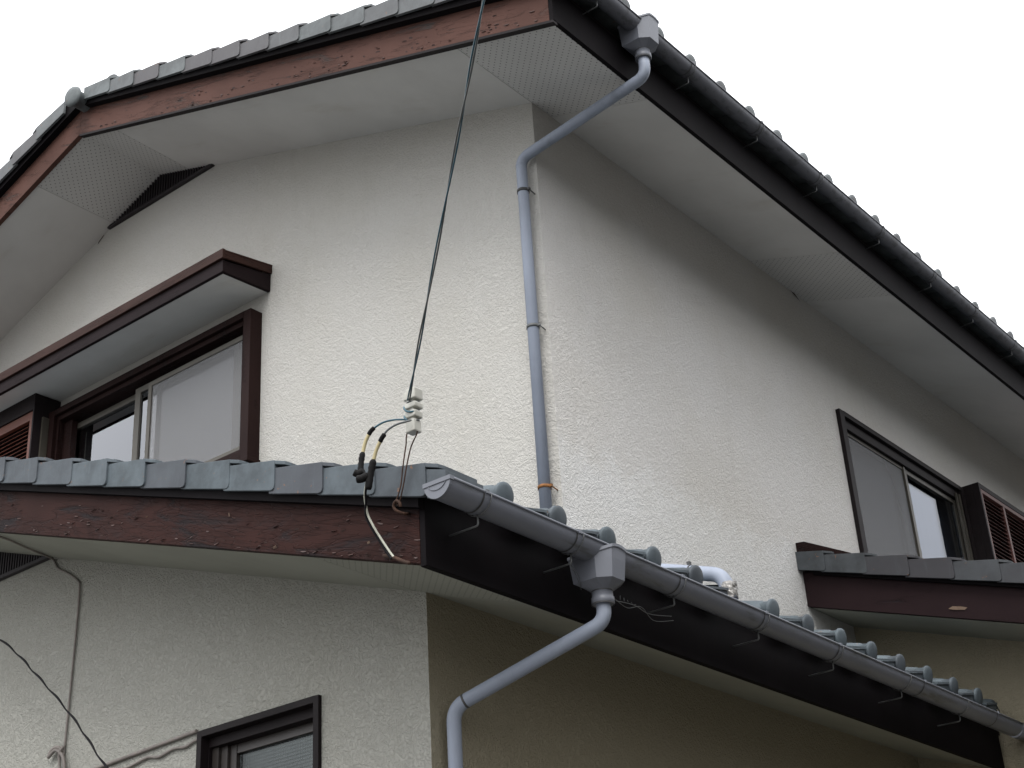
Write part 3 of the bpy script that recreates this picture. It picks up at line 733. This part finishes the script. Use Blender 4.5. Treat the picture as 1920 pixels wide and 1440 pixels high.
# tie wires round the lower hopper
tw = MB(); _n = len(tw.v)
tw.tube(spline([(-2.69, 3.745, 1.70), (-2.70, 3.79, 1.672), (-2.72, 3.83, 1.655)], 4), .0012, 5)
tw.tube(spline([(-2.685, 3.735, 1.70), (-2.70, 3.80, 1.680), (-2.73, 3.85, 1.650)], 4), .0010, 5)
tw.tube(spline([(-2.655, 3.93, 1.612), (-2.66, 4.05, 1.625), (-2.69, 4.18, 1.632), (-2.69, 4.32, 1.655)], 6), .0011, 5)
tw.tube(spline([(-2.655, 3.93, 1.618), (-2.67, 4.02, 1.612), (-2.68, 4.12, 1.640), (-2.70, 4.22, 1.62), (-2.69, 4.33, 1.642)], 6), .0010, 5)
for k in range(5): tw.tube([(-2.655 + k * .002, 3.96 + k * .02, 1.622), (-2.66, 3.97 + k * .02, 1.640 - k * .003)], .0008, 4)
tw.v = [(x * .987, y * .987, z * .987) for x, y, z in tw.v]
tw.build('tie_wire', M['bracket'], g2)
# vent pipe lying on the lower roof
vp = MB(); Pv = [(XS + .01, 4.79, 2.172), (-2.735, 4.79, 1.935), (-2.715, 4.79, 1.83)]
vp.tube(pipe_path(Pv, .05), .0285, 22); vpo = vp.build('vent_pipe', M['pvc'], house)
c = MB(); dd = Vector(Pv[1]) - Vector(Pv[0]); c.lathe([(-.003, .029), (-.002, .0315), (.002, .0315), (.003, .029)], Vector(Pv[0]) + dd * .80, dd, 22)
c.box((-2.884, 4.782, 2.011), (-2.872, 4.798, 2.028)); c.build('joint', M['seam'], vpo)
c = MB(); rr_ = []; rnd = random.Random(5)
for i in range(8):
    rr_.append([(-2.718 + .0035 * i * 0 + math.cos(a) * (.0305 + rnd.uniform(-.002, .0035)), 4.79 + math.sin(a) * (.0305 + rnd.uniform(-.002, .0035)), 1.897 - i * .009 + rnd.uniform(-.002, .002)) for a in [2 * math.pi * k / 20 for k in range(20)]])
for R_ in rr_: R_.append(R_[0])
c.grid(rr_, False); c.build('foil_wrap', M['foil'], vpo)

# ---- gable window, its hood and shutter box
def frame_rect(mb, ax, p0, p1, u0, u1, z0, z1, wd, top=None, bot=None):
    """rectangular frame in plane: ax='y' -> u is x, depth p0..p1 along y; ax='x' -> u is y"""
    top = wd if top is None else top; bot = wd if bot is None else bot
    def bx(a0, a1, c0, c1):
        if ax == 'y': mb.box((a0, p0, c0), (a1, p1, c1))
        else: mb.box((p0, a0, c0), (p1, a1, c1))
    bx(u0, u0 + wd, z0, z1); bx(u1 - wd, u1, z0, z1)
    bx(u0 + wd, u1 - wd, z1 - top, z1); bx(u0 + wd, u1 - wd, z0, z0 + bot)
win = MB()
frame_rect(win, 'y', 4.699, 4.86, -7.10, -5.330, 3.262, 4.132, .058, .036, .05)
frame_rect(win, 'y', 4.722, 4.86, -7.0415, -5.3885, 3.3125, 4.0955, .020, .030, .024)
f_ = MB()
w1 = win.build('window', M['brown'], house, .002); w1['label'] = 'wide sliding window with brown casing under the hood'
s_ = MB(); s_.box((-7.10, 4.689, 3.238), (-5.318, 4.778, 3.2615)); s_.box((-7.10, 4.71, 3.222), (-5.335, 4.778, 3.2375)); s_.build('sill', M['brown'], w1, .002)
s_ = MB(); frame_rect(s_, 'y', 4.738, 4.752, -6.215, -5.402, 3.337, 4.020, .030, .026, .03)
scf = s_.build('screen_frame', M['bronze'], w1, .001)
s_ = MB(); s_.box((-6.185, 4.744, 3.367), (-5.432, 4.7455, 3.994)); s_.build('insect_screen', M['screen'], w1)
s_ = MB(); frame_rect(s_, 'y', 4.765, 4.790, -6.365, -5.405, 3.337, 4.045, .045, .035, .04); s_.box((-5.53, 4.764, 3.377), (-5.455, 4.79, 4.01))
s_.build('sash', M['bronze'], w1, .001)
s_ = MB(); s_.box((-6.32, 4.776, 3.377), (-5.53, 4.780, 4.010)); s_.build('pane', M['glass'], w1)
s_ = MB(); frame_rect(s_, 'y', 4.800, 4.825, -7.02, -6.33, 3.337, 4.045, .045, .035, .04); s_.build('sash', M['bronze'], w1, .001)
s_ = MB(); s_.box((-6.975, 4.811, 3.377), (-6.375, 4.815, 4.010)); s_.build('pane', M['glass'], w1)
s_ = MB(); s_.box((-7.02, 4.76, 3.337), (-6.945, 4.799, 4.06)); s_.build('jamb', M['brown'], w1, .002)
s_ = MB(); n = 120                          # gathered curtain
s_.grid([[(-7.0 + 1.49 * i / n, 4.846 + .012 * math.sin(i * .62) + .005 * math.sin(i * 1.7), z) for i in range(n + 1)] for z in (3.28, 4.12)])
s_.build('curtain', M['curtain'], w1)
s_ = MB(); s_.extr([(-7.4, 4.865, 3.0), (-5.1, 4.865, 3.0), (-5.1, 4.865, 3.24), (-7.4, 4.865, 3.24)], (0, .01, 0)); s_.box((-7.4, 6.0, 3.0), (-5.1, 6.02, 4.4)); s_.build('room_back', M['room'], w1)
hd = MB()
hx0, hx1 = -8.95, -5.267
hd.extr([(hx0, 4.466, 4.228), (hx1 - .022, 4.466, 4.228), (hx1 - .022, YW - .001, 4.243), (hx0, YW - .001, 4.243)], (0, 0, .012))
hood = hd.build('window_hood', M['soffit'], house)
hb = MB(); hb.box((hx0, 4.444, 4.222), (hx1, 4.465, 4.292)); hb.extr([(hx1 - .021, 4.466, 4.222), (hx1 - .021, YW - .001, 4.240), (hx1 - .021, YW - .001, 4.345), (hx1 - .021, 4.466, 4.292)], (.021, 0, 0))
hb.build('fascia', M['hood_dark'], hood, .0015)
hb = MB(); hb.box((hx0, 4.430, 4.296), (hx1 + .012, 4.450, 4.352)); hb.extr([(hx0, 4.4505, 4.340), (hx1 + .012, 4.4505, 4.340), (hx1 + .012, YW - .0005, 4.392), (hx0, YW - .0005, 4.392)], (0, 0, .010))
hb.extr([(hx1 - .001, 4.4505, 4.300), (hx1 - .001, YW - .0005, 4.348), (hx1 - .001, YW - .0005, 4.3915), (hx1 - .001, 4.4505, 4.3395)], (.012, 0, 0))
hb.build('hood_capping', M['capping'], hood, .0015)
# shutter box beside the window
def louver_box(name, ax, a, parent_label, mat_in, M_l):
    pass
sb = MB(); sx0, sx1, sy = -8.75, -7.103, 4.600
sb.box((sx0, 4.66, 3.20), (sx1, YW - .001, 4.235))
frame_rect(sb, 'y', sy, 4.6595, sx0, sx1, 3.20, 4.235, .012, .105, .05)
sbo = sb.build('shutter_box', M['brown_dark'], house, .002); sbo['label'] = 'louvred shutter box at the far left by the front window'
lf = MB(); frame_rect(lf, 'y', 4.612, 4.640, sx0 + .013, sx1 - .013, 3.2505, 4.129, .04, .055, .04); lf.box((-7.95, 4.612, 3.2905), (-7.915, 4.64, 4.0735)); lf.build('louver_frame', M['louver'], sbo, .0015)
lv = MB(); z = 3.295
while z < 4.06:
    lv.extr([(sx0 + .054, 4.616, z), (sx0 + .054, 4.618, z + .004), (sx0 + .054, 4.652, z + .026), (sx0 + .054, 4.650, z + .020)], (sx1 - sx0 - .108, 0, 0)); z += .0265
lv.build('louver_slats', M['louver'], sbo)
jm = MB(); jm.box((-7.101, 4.655, 3.24), (-7.086, 4.698, 4.09)); jm.build('guide_rail', M['bronze'], sbo)

# ---- side window, shutter box
win = MB()
frame_rect(win, 'x', XS - .07, XS + .026, 7.603, 9.345, 2.88, 3.862, .055, .030, .05)
frame_rect(win, 'x', XS - .08, XS + .004, 7.6585, 9.2895, 2.9305, 3.8315, .022, .062, .03)
w2 = win.build('window', M['brown_dark'], house, .002); w2['label'] = 'sliding window on the side wall above the small lean-to roof'
s_ = MB(); s_.box((XS - .03, 7.681, 2.96), (XS - .016, 7.700, 3.769)); s_.box((XS - .03, 7.7005, 3.748), (XS - .016, 8.475, 3.769)); s_.box((XS - .03, 8.4755, 2.96), (XS - .008, 8.497, 3.769)); s_.box((XS - .03, 7.7005, 2.96), (XS - .016, 8.475, 2.99))
s_.build('screen_frame', M['bronze'], w2, .001)
s_ = MB(); s_.box((XS - .024, 7.7005, 2.9905), (XS - .0225, 8.475, 3.7475)); s_.build('insect_screen', M['screen2'], w2)
s_ = MB(); frame_rect(s_, 'x', XS - .062, XS - .04, 7.69, 8.40, 2.96, 3.765, .035); s_.build('sash', M['bronze'], w2, .001)
s_ = MB(); s_.box((XS - .053, 7.725, 2.995), (XS - .049, 8.365, 3.73)); s_.build('pane', M['glass2'], w2)
s_ = MB(); frame_rect(s_, 'x', XS - .036, XS - .0165, 8.50, 9.265, 2.96, 3.765, .030); s_.build('sash', M['bronze'], w2, .001)
s_ = MB(); s_.box((XS - .029, 8.53, 2.99), (XS - .025, 9.235, 3.735)); s_.build('pane', M['glass2'], w2)
s_ = MB(); s_.box((XS + .005, 9.22, 2.93), (XS + .016, 9.235, 3.80)); s_.box((XS + .005, 9.262, 2.93), (XS + .02, 9.278, 3.80)); s_.build('guide_rail', M['bronze'], w2)
s_ = MB(); s_.grid([[(XS - .095 + .012 * math.sin(i * .7), 7.6 + 1.7 * i / n, z) for i in range(n + 1)] for z in (2.9, 3.83)]); s_.build('curtain', M['curtain_g'], w2)
s_ = MB(); s_.box((XS - 1.4, 7.4, 2.6), (XS - 1.38, 9.5, 4.1)); s_.build('room_back', M['room'], w2)
sb = MB(); y0, y1 = 9.347, 10.98
sb.box((XS + .001, y0, 2.86), (XS + .085, y1, 3.878)); frame_rect(sb, 'x', XS + .0855, XS + .132, y0, y1, 2.86, 3.878, .02, .035, .04)
sbo = sb.build('shutter_box', M['brown_dark'], house, .002); sbo['label'] = 'louvred shutter box on the side wall at the right edge'
lf = MB(); frame_rect(lf, 'x', XS + .098, XS + .128, y0 + .021, y1 - .021, 2.901, 3.8425, .028)
for yy in (9.752, 10.16, 10.57): lf.box((XS + .098, yy - .015, 2.9295), (XS + .128, yy + .015, 3.814))
lf.build('louver_frame', M['louver2'], sbo, .0015)
lv = MB(); z = 2.94
while z < 3.80:
    for ya, yb in ((y0 + .05, 9.736), (9.768, 10.144), (10.176, 10.554), (10.586, y1 - .05)):
        lv.extr([(XS + .124, ya, z), (XS + .122, ya, z + .004), (XS + .090, ya, z + .026), (XS + .092, ya, z + .020)], (0, yb - ya, 0))
    z += .030
lv.build('louver_slats', M['louver2'], sbo)

# ---- lower window
win = MB(); frame_rect(win, 'y', YW2 - .016, YW2 + .10, LW[0] - .014, LW[1] + .014, .74, 1.480, .026, .024, .04)
frame_rect(win, 'y', YW2 + .02, YW2 + .10, LW[0] + .0125, LW[1] - .0125, .78, 1.4555, .004, .036, .03)
w3 = win.build('window', M['brown_dark'], house, .0015); w3['label'] = 'small window with patterned glass low on the front wall'
s_ = MB()
for i in range(3): s_.box((LW[0] + .017 + i * .036, YW2 + .035 + i * .012, .80), (LW[0] + .05 + i * .036, YW2 + .09, 1.419))
s_.box((LW[0] + .125, YW2 + .06, 1.385), (LW[1] - .017, YW2 + .09, 1.419)); s_.box((LW[1] - .035, YW2 + .06, .80), (LW[1] - .017, YW2 + .09, 1.3845)); s_.build('sash', M['sash_dark'], w3, .001)
s_ = MB(); s_.box((LW[0] + .125, YW2 + .073, .80), (LW[1] - .036, YW2 + .077, 1.3845)); s_.build('pane', M['figured'], w3)
s_ = MB(); s_.box((LW[0] - .1, YW2 + .14, .6), (LW[1] + .1, YW2 + .15, 1.6)); s_.build('room_back', mat_simple('brown_window_backing', (.16, .10, .075), .8, .3, 9), w3)  # plain brown sheet behind the patterned pane
s_ = MB(); s_.box((LW[0] - .1, YW2 + .104, 1.48), (LW[1] + .1, YW2 + .139, 1.49)); s_.build('room_top', M['room'], w3)

# small marks where the wall meets the soffit
c = MB(); c.add([(XS + .003, 7.25, 4.535), (XS + .006, 7.31, 4.515), (XS + .003, 7.37, 4.50), (XS + .003, 7.30, 4.535)], [(0, 1, 2, 3)])
c.build('cracked_caulk', M['rust'], house); c = MB(); c.add([(-6.86, YW - .003, 5.245), (-6.80, YW - .004, 5.285), (-6.80, YW - .003, 5.295), (-6.85, YW - .004, 5.262)], [(0, 1, 2, 3)]); c.build('cracked_caulk', M['rust'], house)

# ---- unseen neighbour added on the right to shade the lower side wall
nb = tag(empty('shading_neighbour_house', (7.0, 8.0, 0)), 'unseen neighbouring house with a dark gable roof, added to shade the passage', 'house')
w = MB(); nx0, nx1, ny0, ny1, nh = 1.7, 9.5, 2.6, 17.0, 5.0
w.poly([(nx0, ny0, -H), (nx0, ny1, -H), (nx0, ny1, nh), (nx0, ny0, nh)], [[(nx0, a_, b_), (nx0, a_ + 1.6, b_), (nx0, a_ + 1.6, b_ + 1.1), (nx0, a_, b_ + 1.1)] for a_, b_ in ((4.0, -.6), (9.5, -.6), (4.0, 2.3), (9.5, 2.3))])
w.poly([(nx0, ny0, -H), (nx1, ny0, -H), (nx1, ny0, nh), ((nx0 + nx1) / 2, ny0, nh + 1.4), (nx0, ny0, nh)]); w.poly([(nx1, ny0, -H), (nx1, ny1, -H), (nx1, ny1, nh), (nx1, ny0, nh)])
w.poly([(nx0, ny1, -H), (nx1, ny1, -H), (nx1, ny1, nh), ((nx0 + nx1) / 2, ny1, nh + 1.4), (nx0, ny1, nh)])
w.build('wall', mat_stucco('shading_neighbour_stucco', (.16, .145, .12)), nb)
for a_, b_ in ((4.0, -.6), (9.5, -.6), (4.0, 2.3), (9.5, 2.3)):
    w = MB(); frame_rect(w, 'x', nx0 - .03, nx0 + .1, a_, a_ + 1.6, b_, b_ + 1.1, .05); w.box((nx0 - .01, a_ + .775, b_ + .05), (nx0 + .06, a_ + .825, b_ + 1.05)); wo_ = w.build('window', M['brown_dark'], nb)
    w = MB(); w.box((nx0 + .02, a_ + .05, b_ + .05), (nx0 + .03, a_ + 1.55, b_ + 1.05)); w.build('pane', M['glass'], wo_)
    w = MB(); w.box((nx0 + .15, a_ - .1, b_ - .1), (nx0 + .16, a_ + 1.7, b_ + 1.2)); w.build('curtain', M['curtain_g'], wo_)
w = MB(); xm = (nx0 + nx1) / 2
w.extr([(nx0 - .6, ny0 - .5, nh - .25), (xm, ny0 - .5, nh + 1.4), (nx1 + .6, ny0 - .5, nh - .25), (nx1 + .6, ny0 - .5, nh - .1), (xm, ny0 - .5, nh + 1.58), (nx0 - .6, ny0 - .5, nh - .1)], (0, ny1 - ny0 + 1, 0))
w.build('roof', M['tile'], nb)

# ================================================================== electric service things
# anchor hook screwed into the bargeboard
hk = MB(); hk.tube(spline([(-2.822, YV2 + .01, 1.742), (-2.808, 3.095, 1.728), (-2.812, 3.082, 1.729), (-2.824, 3.072, 1.738), (-2.828, 3.068, 1.752), (-2.814, 3.064, 1.762), (-2.802, 3.066, 1.752), (-2.803, 3.070, 1.742)], 6), .0048, 10)
tag(hk.build('hook', M['rust'], None, 0, (-2.82, YV2, 1.742 + H)), 'rusty screw hook in the peeling brown board below the white insulator', 'hook')
iy = 3.05
ins = tag(empty('insulator', (-2.72, iy, 1.95 + H)), 'white porcelain cable insulator held by a rusty wire loop above the roof edge', 'insulator')
ib = MB()
axis_b = Vector((-2.727, iy, 1.955)); axis_t = Vector((-2.715, iy - .012, 2.070)); ad = axis_t - axis_b
def blk(t0, t1, sx, sy, off=0.0, offy=0.0):
    a = axis_b + ad * t0; b = axis_b + ad * t1
    ib.add([(a.x - sx + off, a.y - sy + offy, a.z), (a.x + sx + off, a.y - sy + offy, a.z), (a.x + sx + off, a.y + sy + offy, a.z), (a.x - sx + off, a.y + sy + offy, a.z),
            (b.x - sx + off, b.y - sy + offy, b.z), (b.x + sx + off, b.y - sy + offy, b.z), (b.x + sx + off, b.y + sy + offy, b.z), (b.x - sx + off, b.y + sy + offy, b.z)],
           [(0, 3, 2, 1), (4, 5, 6, 7), (0, 1, 5, 4), (1, 2, 6, 5), (2, 3, 7, 6), (3, 0, 4, 7)])
blk(-.04, 1.04, .0135, .0120)
blk(-.05, .27, .018, .0165, .003); blk(.33, .50, .021, .019, .004); blk(.58, .72, .022, .019, .005); blk(.81, 1.10, .018, .019, .009)
blk(.86, 1.08, .006, .012, -.0205)
ib.build('body', M['porcelain'], ins, .0035)
yk = MB()
yk.tube(spline([(-2.744, iy, 1.975), (-2.750, iy - .004, 1.945), (-2.752, iy - .004, 1.922), (-2.757, iy - .004, 1.900), (-2.772, iy, 1.850), (-2.787, iy + .006, 1.800), (-2.812, iy + .014, 1.764), (-2.816, iy + .022, 1.752), (-2.803, iy + .016, 1.754), (-2.776, iy + .006, 1.80), (-2.758, iy, 1.845), (-2.740, iy, 1.900), (-2.727, iy, 1.922), (-2.711, iy, 1.945), (-2.709, iy, 1.975)], 6), (.0021), 8)
yk.build('wire_loop', M['rust'], ins)
bd = MB()
for tt, rr_ in ((.245, .0022), (.50, .0022), (.745, .0022)):
    c_ = axis_b + ad * tt
    bd.tube([(c_.x + .003 + math.cos(a) * .0185, c_.y + math.sin(a) * .0165, c_.z + .002 * math.sin(2 * a)) for a in [2 * math.pi * k / 20 for k in range(21)]], rr_, 8)
bd.build('binding_wire', M['wire_grey'], ins)
bb = MB(); bb.tube(spline([(-2.742, iy - .012, 2.045), (-2.735, iy - .028, 2.025), (-2.72, iy - .03, 2.008), (-2.700, iy - .022, 2.005)], 5), .0030, 8); bb.tube(spline([(-2.745, iy - .010, 2.012), (-2.735, iy - .028, 1.995), (-2.722, iy - .03, 1.980)], 5), .0030, 8)
bb.build('cable_wrap', M['wire_blue'], ins)
# overhead cable: two twisted cores
A = Vector((-2.716, iy - .028, 2.045)); Bp = Vector((-1.669, 2.156, 2.40)); Dv = Bp - A
pole_p = A + Dv * 10.5
def cabpt(t):
    p = A + Dv * t; sag = .0011 * 400 * (t / 10.5) * (1 - t / 10.5)
    kk = sag if t > 1 else sag * t
    return Vector((p.x, p.y, p.z - max(0, (t - 1.3)) * .0))
u_ = Dv.normalized().orthogonal().normalized(); w_ = Dv.normalized().cross(u_)
cab = tag(empty('overhead_cable', A + Vector((0, 0, H))), 'twisted teal and dark overhead cable rising from the white insulator', 'cable')
for j, (m_, nm) in enumerate(((M['wire_blue'], 'blue_core'), (M['wire_grey'], 'grey_core'))):
    c = MB(); pth = []
    for i in range(420):
        t = 10.5 * (i / 419) ** 1.6; ph = t * Dv.length / .62 * 2 * math.pi + 2.2 + j * math.pi + .5 * math.sin(t * 7)
        pth.append(cabpt(t) + (u_ * math.cos(ph) + w_ * math.sin(ph)) * .0030)
    c.tube(pth, .0025, 8); c.build(nm, m_, cab)
# splice tails running to the board
sp = tag(empty('service_cable', (-2.90, 3.04, 1.85 + H)), 'pair of yellow sheathed service wires with black splice sleeves in front of the roof tiles', 'cable')
c = MB(); c.tube(spline([(-2.735, 3.035, 1.992), (-2.775, 3.02, 2.000), (-2.815, 3.01, 2.000), (-2.850, 3.00, 1.985)], 6), .0031, 8); c.build('blue_core', M['wire_blue'], sp)
c = MB(); c.tube(spline([(-2.71, 3.02, 1.975), (-2.745, 3.0, 1.968), (-2.775, 2.99, 1.955), (-2.792, 2.985, 1.935)], 6), .0033, 8); c.build('grey_core', M['wire_grey'], sp)
c = MB(); c.tube(spline([(-2.850, 3.00, 1.985), (-2.872, 2.998, 1.955), (-2.886, 2.998, 1.915)], 6), .0058, 10); c.tube(spline([(-2.792, 2.985, 1.935), (-2.815, 2.985, 1.905), (-2.832, 2.985, 1.865)], 6), .0058, 10); c.build('yellow_sheath', M['wire_yellow'], sp)
c = MB(); c.tube(spline([(-2.838, 3.002, 1.991), (-2.852, 3.0, 1.982), (-2.860, 2.999, 1.972)], 4), [.003] + [.0068] * 7 + [.0055], 10); c.build('splice_sleeve', M['tape'], sp)
c = MB(); c.tube(spline([(-2.782, 2.987, 1.946), (-2.793, 2.985, 1.934), (-2.801, 2.985, 1.924)], 4), [.003] + [.0072] * 7 + [.0055], 10); c.build('splice_sleeve', M['tape'], sp)
c = MB(); c.tube(spline([(-2.884, 2.998, 1.922), (-2.888, 2.996, 1.900), (-2.890, 2.994, 1.870), (-2.888, 2.99, 1.845)], 4), [.0060] + [.0078, .0094, .0085, .0098] * 2 + [.0088, .0095, .0084] + [.0078], 12); c.build('splice_sleeve', M['tape'], sp)
c = MB(); c.tube(spline([(-2.828, 2.985, 1.876), (-2.836, 2.985, 1.850), (-2.846, 2.985, 1.815), (-2.852, 2.985, 1.788)], 4), [.0060] + [.0095, .0112, .0102, .0118] * 2 + [.0108, .0115, .0104] + [.009], 12); c.build('splice_sleeve', M['tape'], sp)
c = MB(); c.tube(spline([(-2.900, 2.975, 1.855), (-2.890, 2.985, 1.850), (-2.872, 2.988, 1.855)], 3), [.0100, .0112, .0112, .0112, .0112, .0112, .009], 12); c.build('splice_sleeve', M['tape'], sp)
c = MB(); c.tube(spline([(-2.878, 2.965, 1.822), (-2.864, 2.972, 1.822), (-2.846, 2.980, 1.830)], 3), [.0105, .012, .012, .012, .012, .012, .009], 12); c.build('splice_sleeve', M['tape'], sp)
tail = [(-2.858, 2.985, 1.815), (-2.880, 3.0, 1.790), (-2.898, 3.02, 1.774), (-2.912, 3.045, 1.742), (-2.905, 3.065, 1.703), (-2.895, 3.085, 1.668), (-2.877, 3.1, 1.628), (-2.866, 3.104, 1.611)]
c = MB(); c.tube(spline(tail, 6), .0036, 8); c.build('white_core', M['wire_white'], sp)
c = MB(); c.tube(spline([(x - .002 + (.006 if i < 3 else -.0055), y - .001, z - .002 * i * .3) for i, (x, y, z) in enumerate(tail)], 6), .0036, 8)
c.build('black_core', M['wire_dark'], sp)
c = MB(); c.tube(spline([(-2.915, 3.112, 1.632), (-2.866, 3.106, 1.609), (-2.831, 3.104, 1.588), (-2.798, 3.10, 1.571)], 5), [.004] + [.0058] * 14 + [.003], 8); c.build('loose_end', M['rust'], sp)

# ---- cables on the lower wall
yw = YW2 - .008
c = MB(); c.tube(spline([(-5.42, 3.158, 2.463), (-5.25, 3.17, 2.405), (-5.096, 3.2, 2.354), (-5.225, 3.42, 2.398), (-5.345, 3.615, 2.440), (-5.343, yw, 2.425), (-5.31, yw, 2.385), (-5.24, yw, 2.345), (-5.163, yw, 2.29), (-5.148, yw, 2.25), (-5.148, yw, 2.10), (-5.155, yw, 1.90), (-5.160, yw, 1.75), (-5.166, yw, 1.60), (-5.168, yw, 1.55)], 6), .0048, 8)
o = c.build('wall_cable', M['cable_pink'], None, 0, (-5.16, yw, 1.6 + H)); tag(o, 'thin pinkish cable running straight down the lower white wall from the dark vent', 'cable')
c = MB()
c.tube(spline([(-5.168, yw - .004, 1.57), (-5.20, yw - .01, 1.592), (-5.235, yw - .012, 1.585), (-5.252, yw - .012, 1.562), (-5.232, yw - .015, 1.570), (-5.205, yw - .014, 1.580), (-5.17, yw - .012, 1.560), (-5.15, yw - .008, 1.52), (-5.135, yw - .004, 1.40)], 6), .0075, 8)
c.tube(spline([(-5.165, yw - .006, 1.59), (-5.175, yw - .016, 1.565), (-5.18, yw - .01, 1.53), (-5.17, yw - .004, 1.42)], 5), .006, 8)
tag(c.build('cord', M['cable_pink'], None, 0, (-5.2, yw, 1.57 + H)), 'knotted cord end bunched on the lower wall where the thin vertical cable ends', 'cord')
c = MB(); c.tube(spline([(-5.09, yw - .001, 1.452), (-4.95, yw - .001, 1.4605), (-4.65, yw, 1.474), (-4.358, yw - .001, 1.486)], 8), .0072, 10)
tag(c.build('wall_cable', M['cable_pink'], None, 0, (-4.9, yw, 1.46 + H)), 'straight thick pinkish cable running up to the top corner of the lower window', 'cable')
c = MB(); c.tube(spline([(-5.12, yw - .002, 1.425), (-5.04, yw - .002, 1.456), (-4.95, yw - .002, 1.430), (-4.87, yw, 1.445), (-4.76, yw, 1.428), (-4.64, yw, 1.443), (-4.57, yw, 1.432), (-4.49, yw, 1.446), (-4.42, yw, 1.440), (-4.37, yw, 1.452), (-4.346, yw, 1.452)], 8), .0052, 8)
tag(c.build('wall_cable', M['cable_pink'], None, 0, (-4.7, yw, 1.43 + H)), 'wavy thin cable just under the straight one, ending at the lower window frame', 'cable')
def onray(px, py, yy):
    d_ = r0 * (px - 960) + r1 * (py - 720) + r2 * 2848.08
    return d_ * (yy / d_.y)
c = MB(); pts = [(-5.75, 3.42, 2.26), (-5.36, 3.44, 2.026), (-5.13, 3.455, 1.836), (-4.90, 3.47, 1.625), (-4.70, 3.48, 1.410), (-4.50, 3.49, 1.20), (-4.2, 3.5, .8)]
sp_ = spline(pts, 30)
sp_ = [p + Vector((.0028 * math.sin(i * .42), 0, .0022 * math.cos(i * .42))) for i, p in enumerate(sp_)]
c.tube(sp_, [.0040 + .0009 * math.sin(i * .42 + 1) for i in range(len(sp_))], 8)
tag(c.build('drop_cable', M['wire_dark'], None, 0, (-5.1, 3.45, 1.8 + H)), 'dark purple-black cable sagging diagonally in front of the lower left wall', 'cable')

for o in list(bpy.data.objects):
    if '_o' in o: del o['_o']
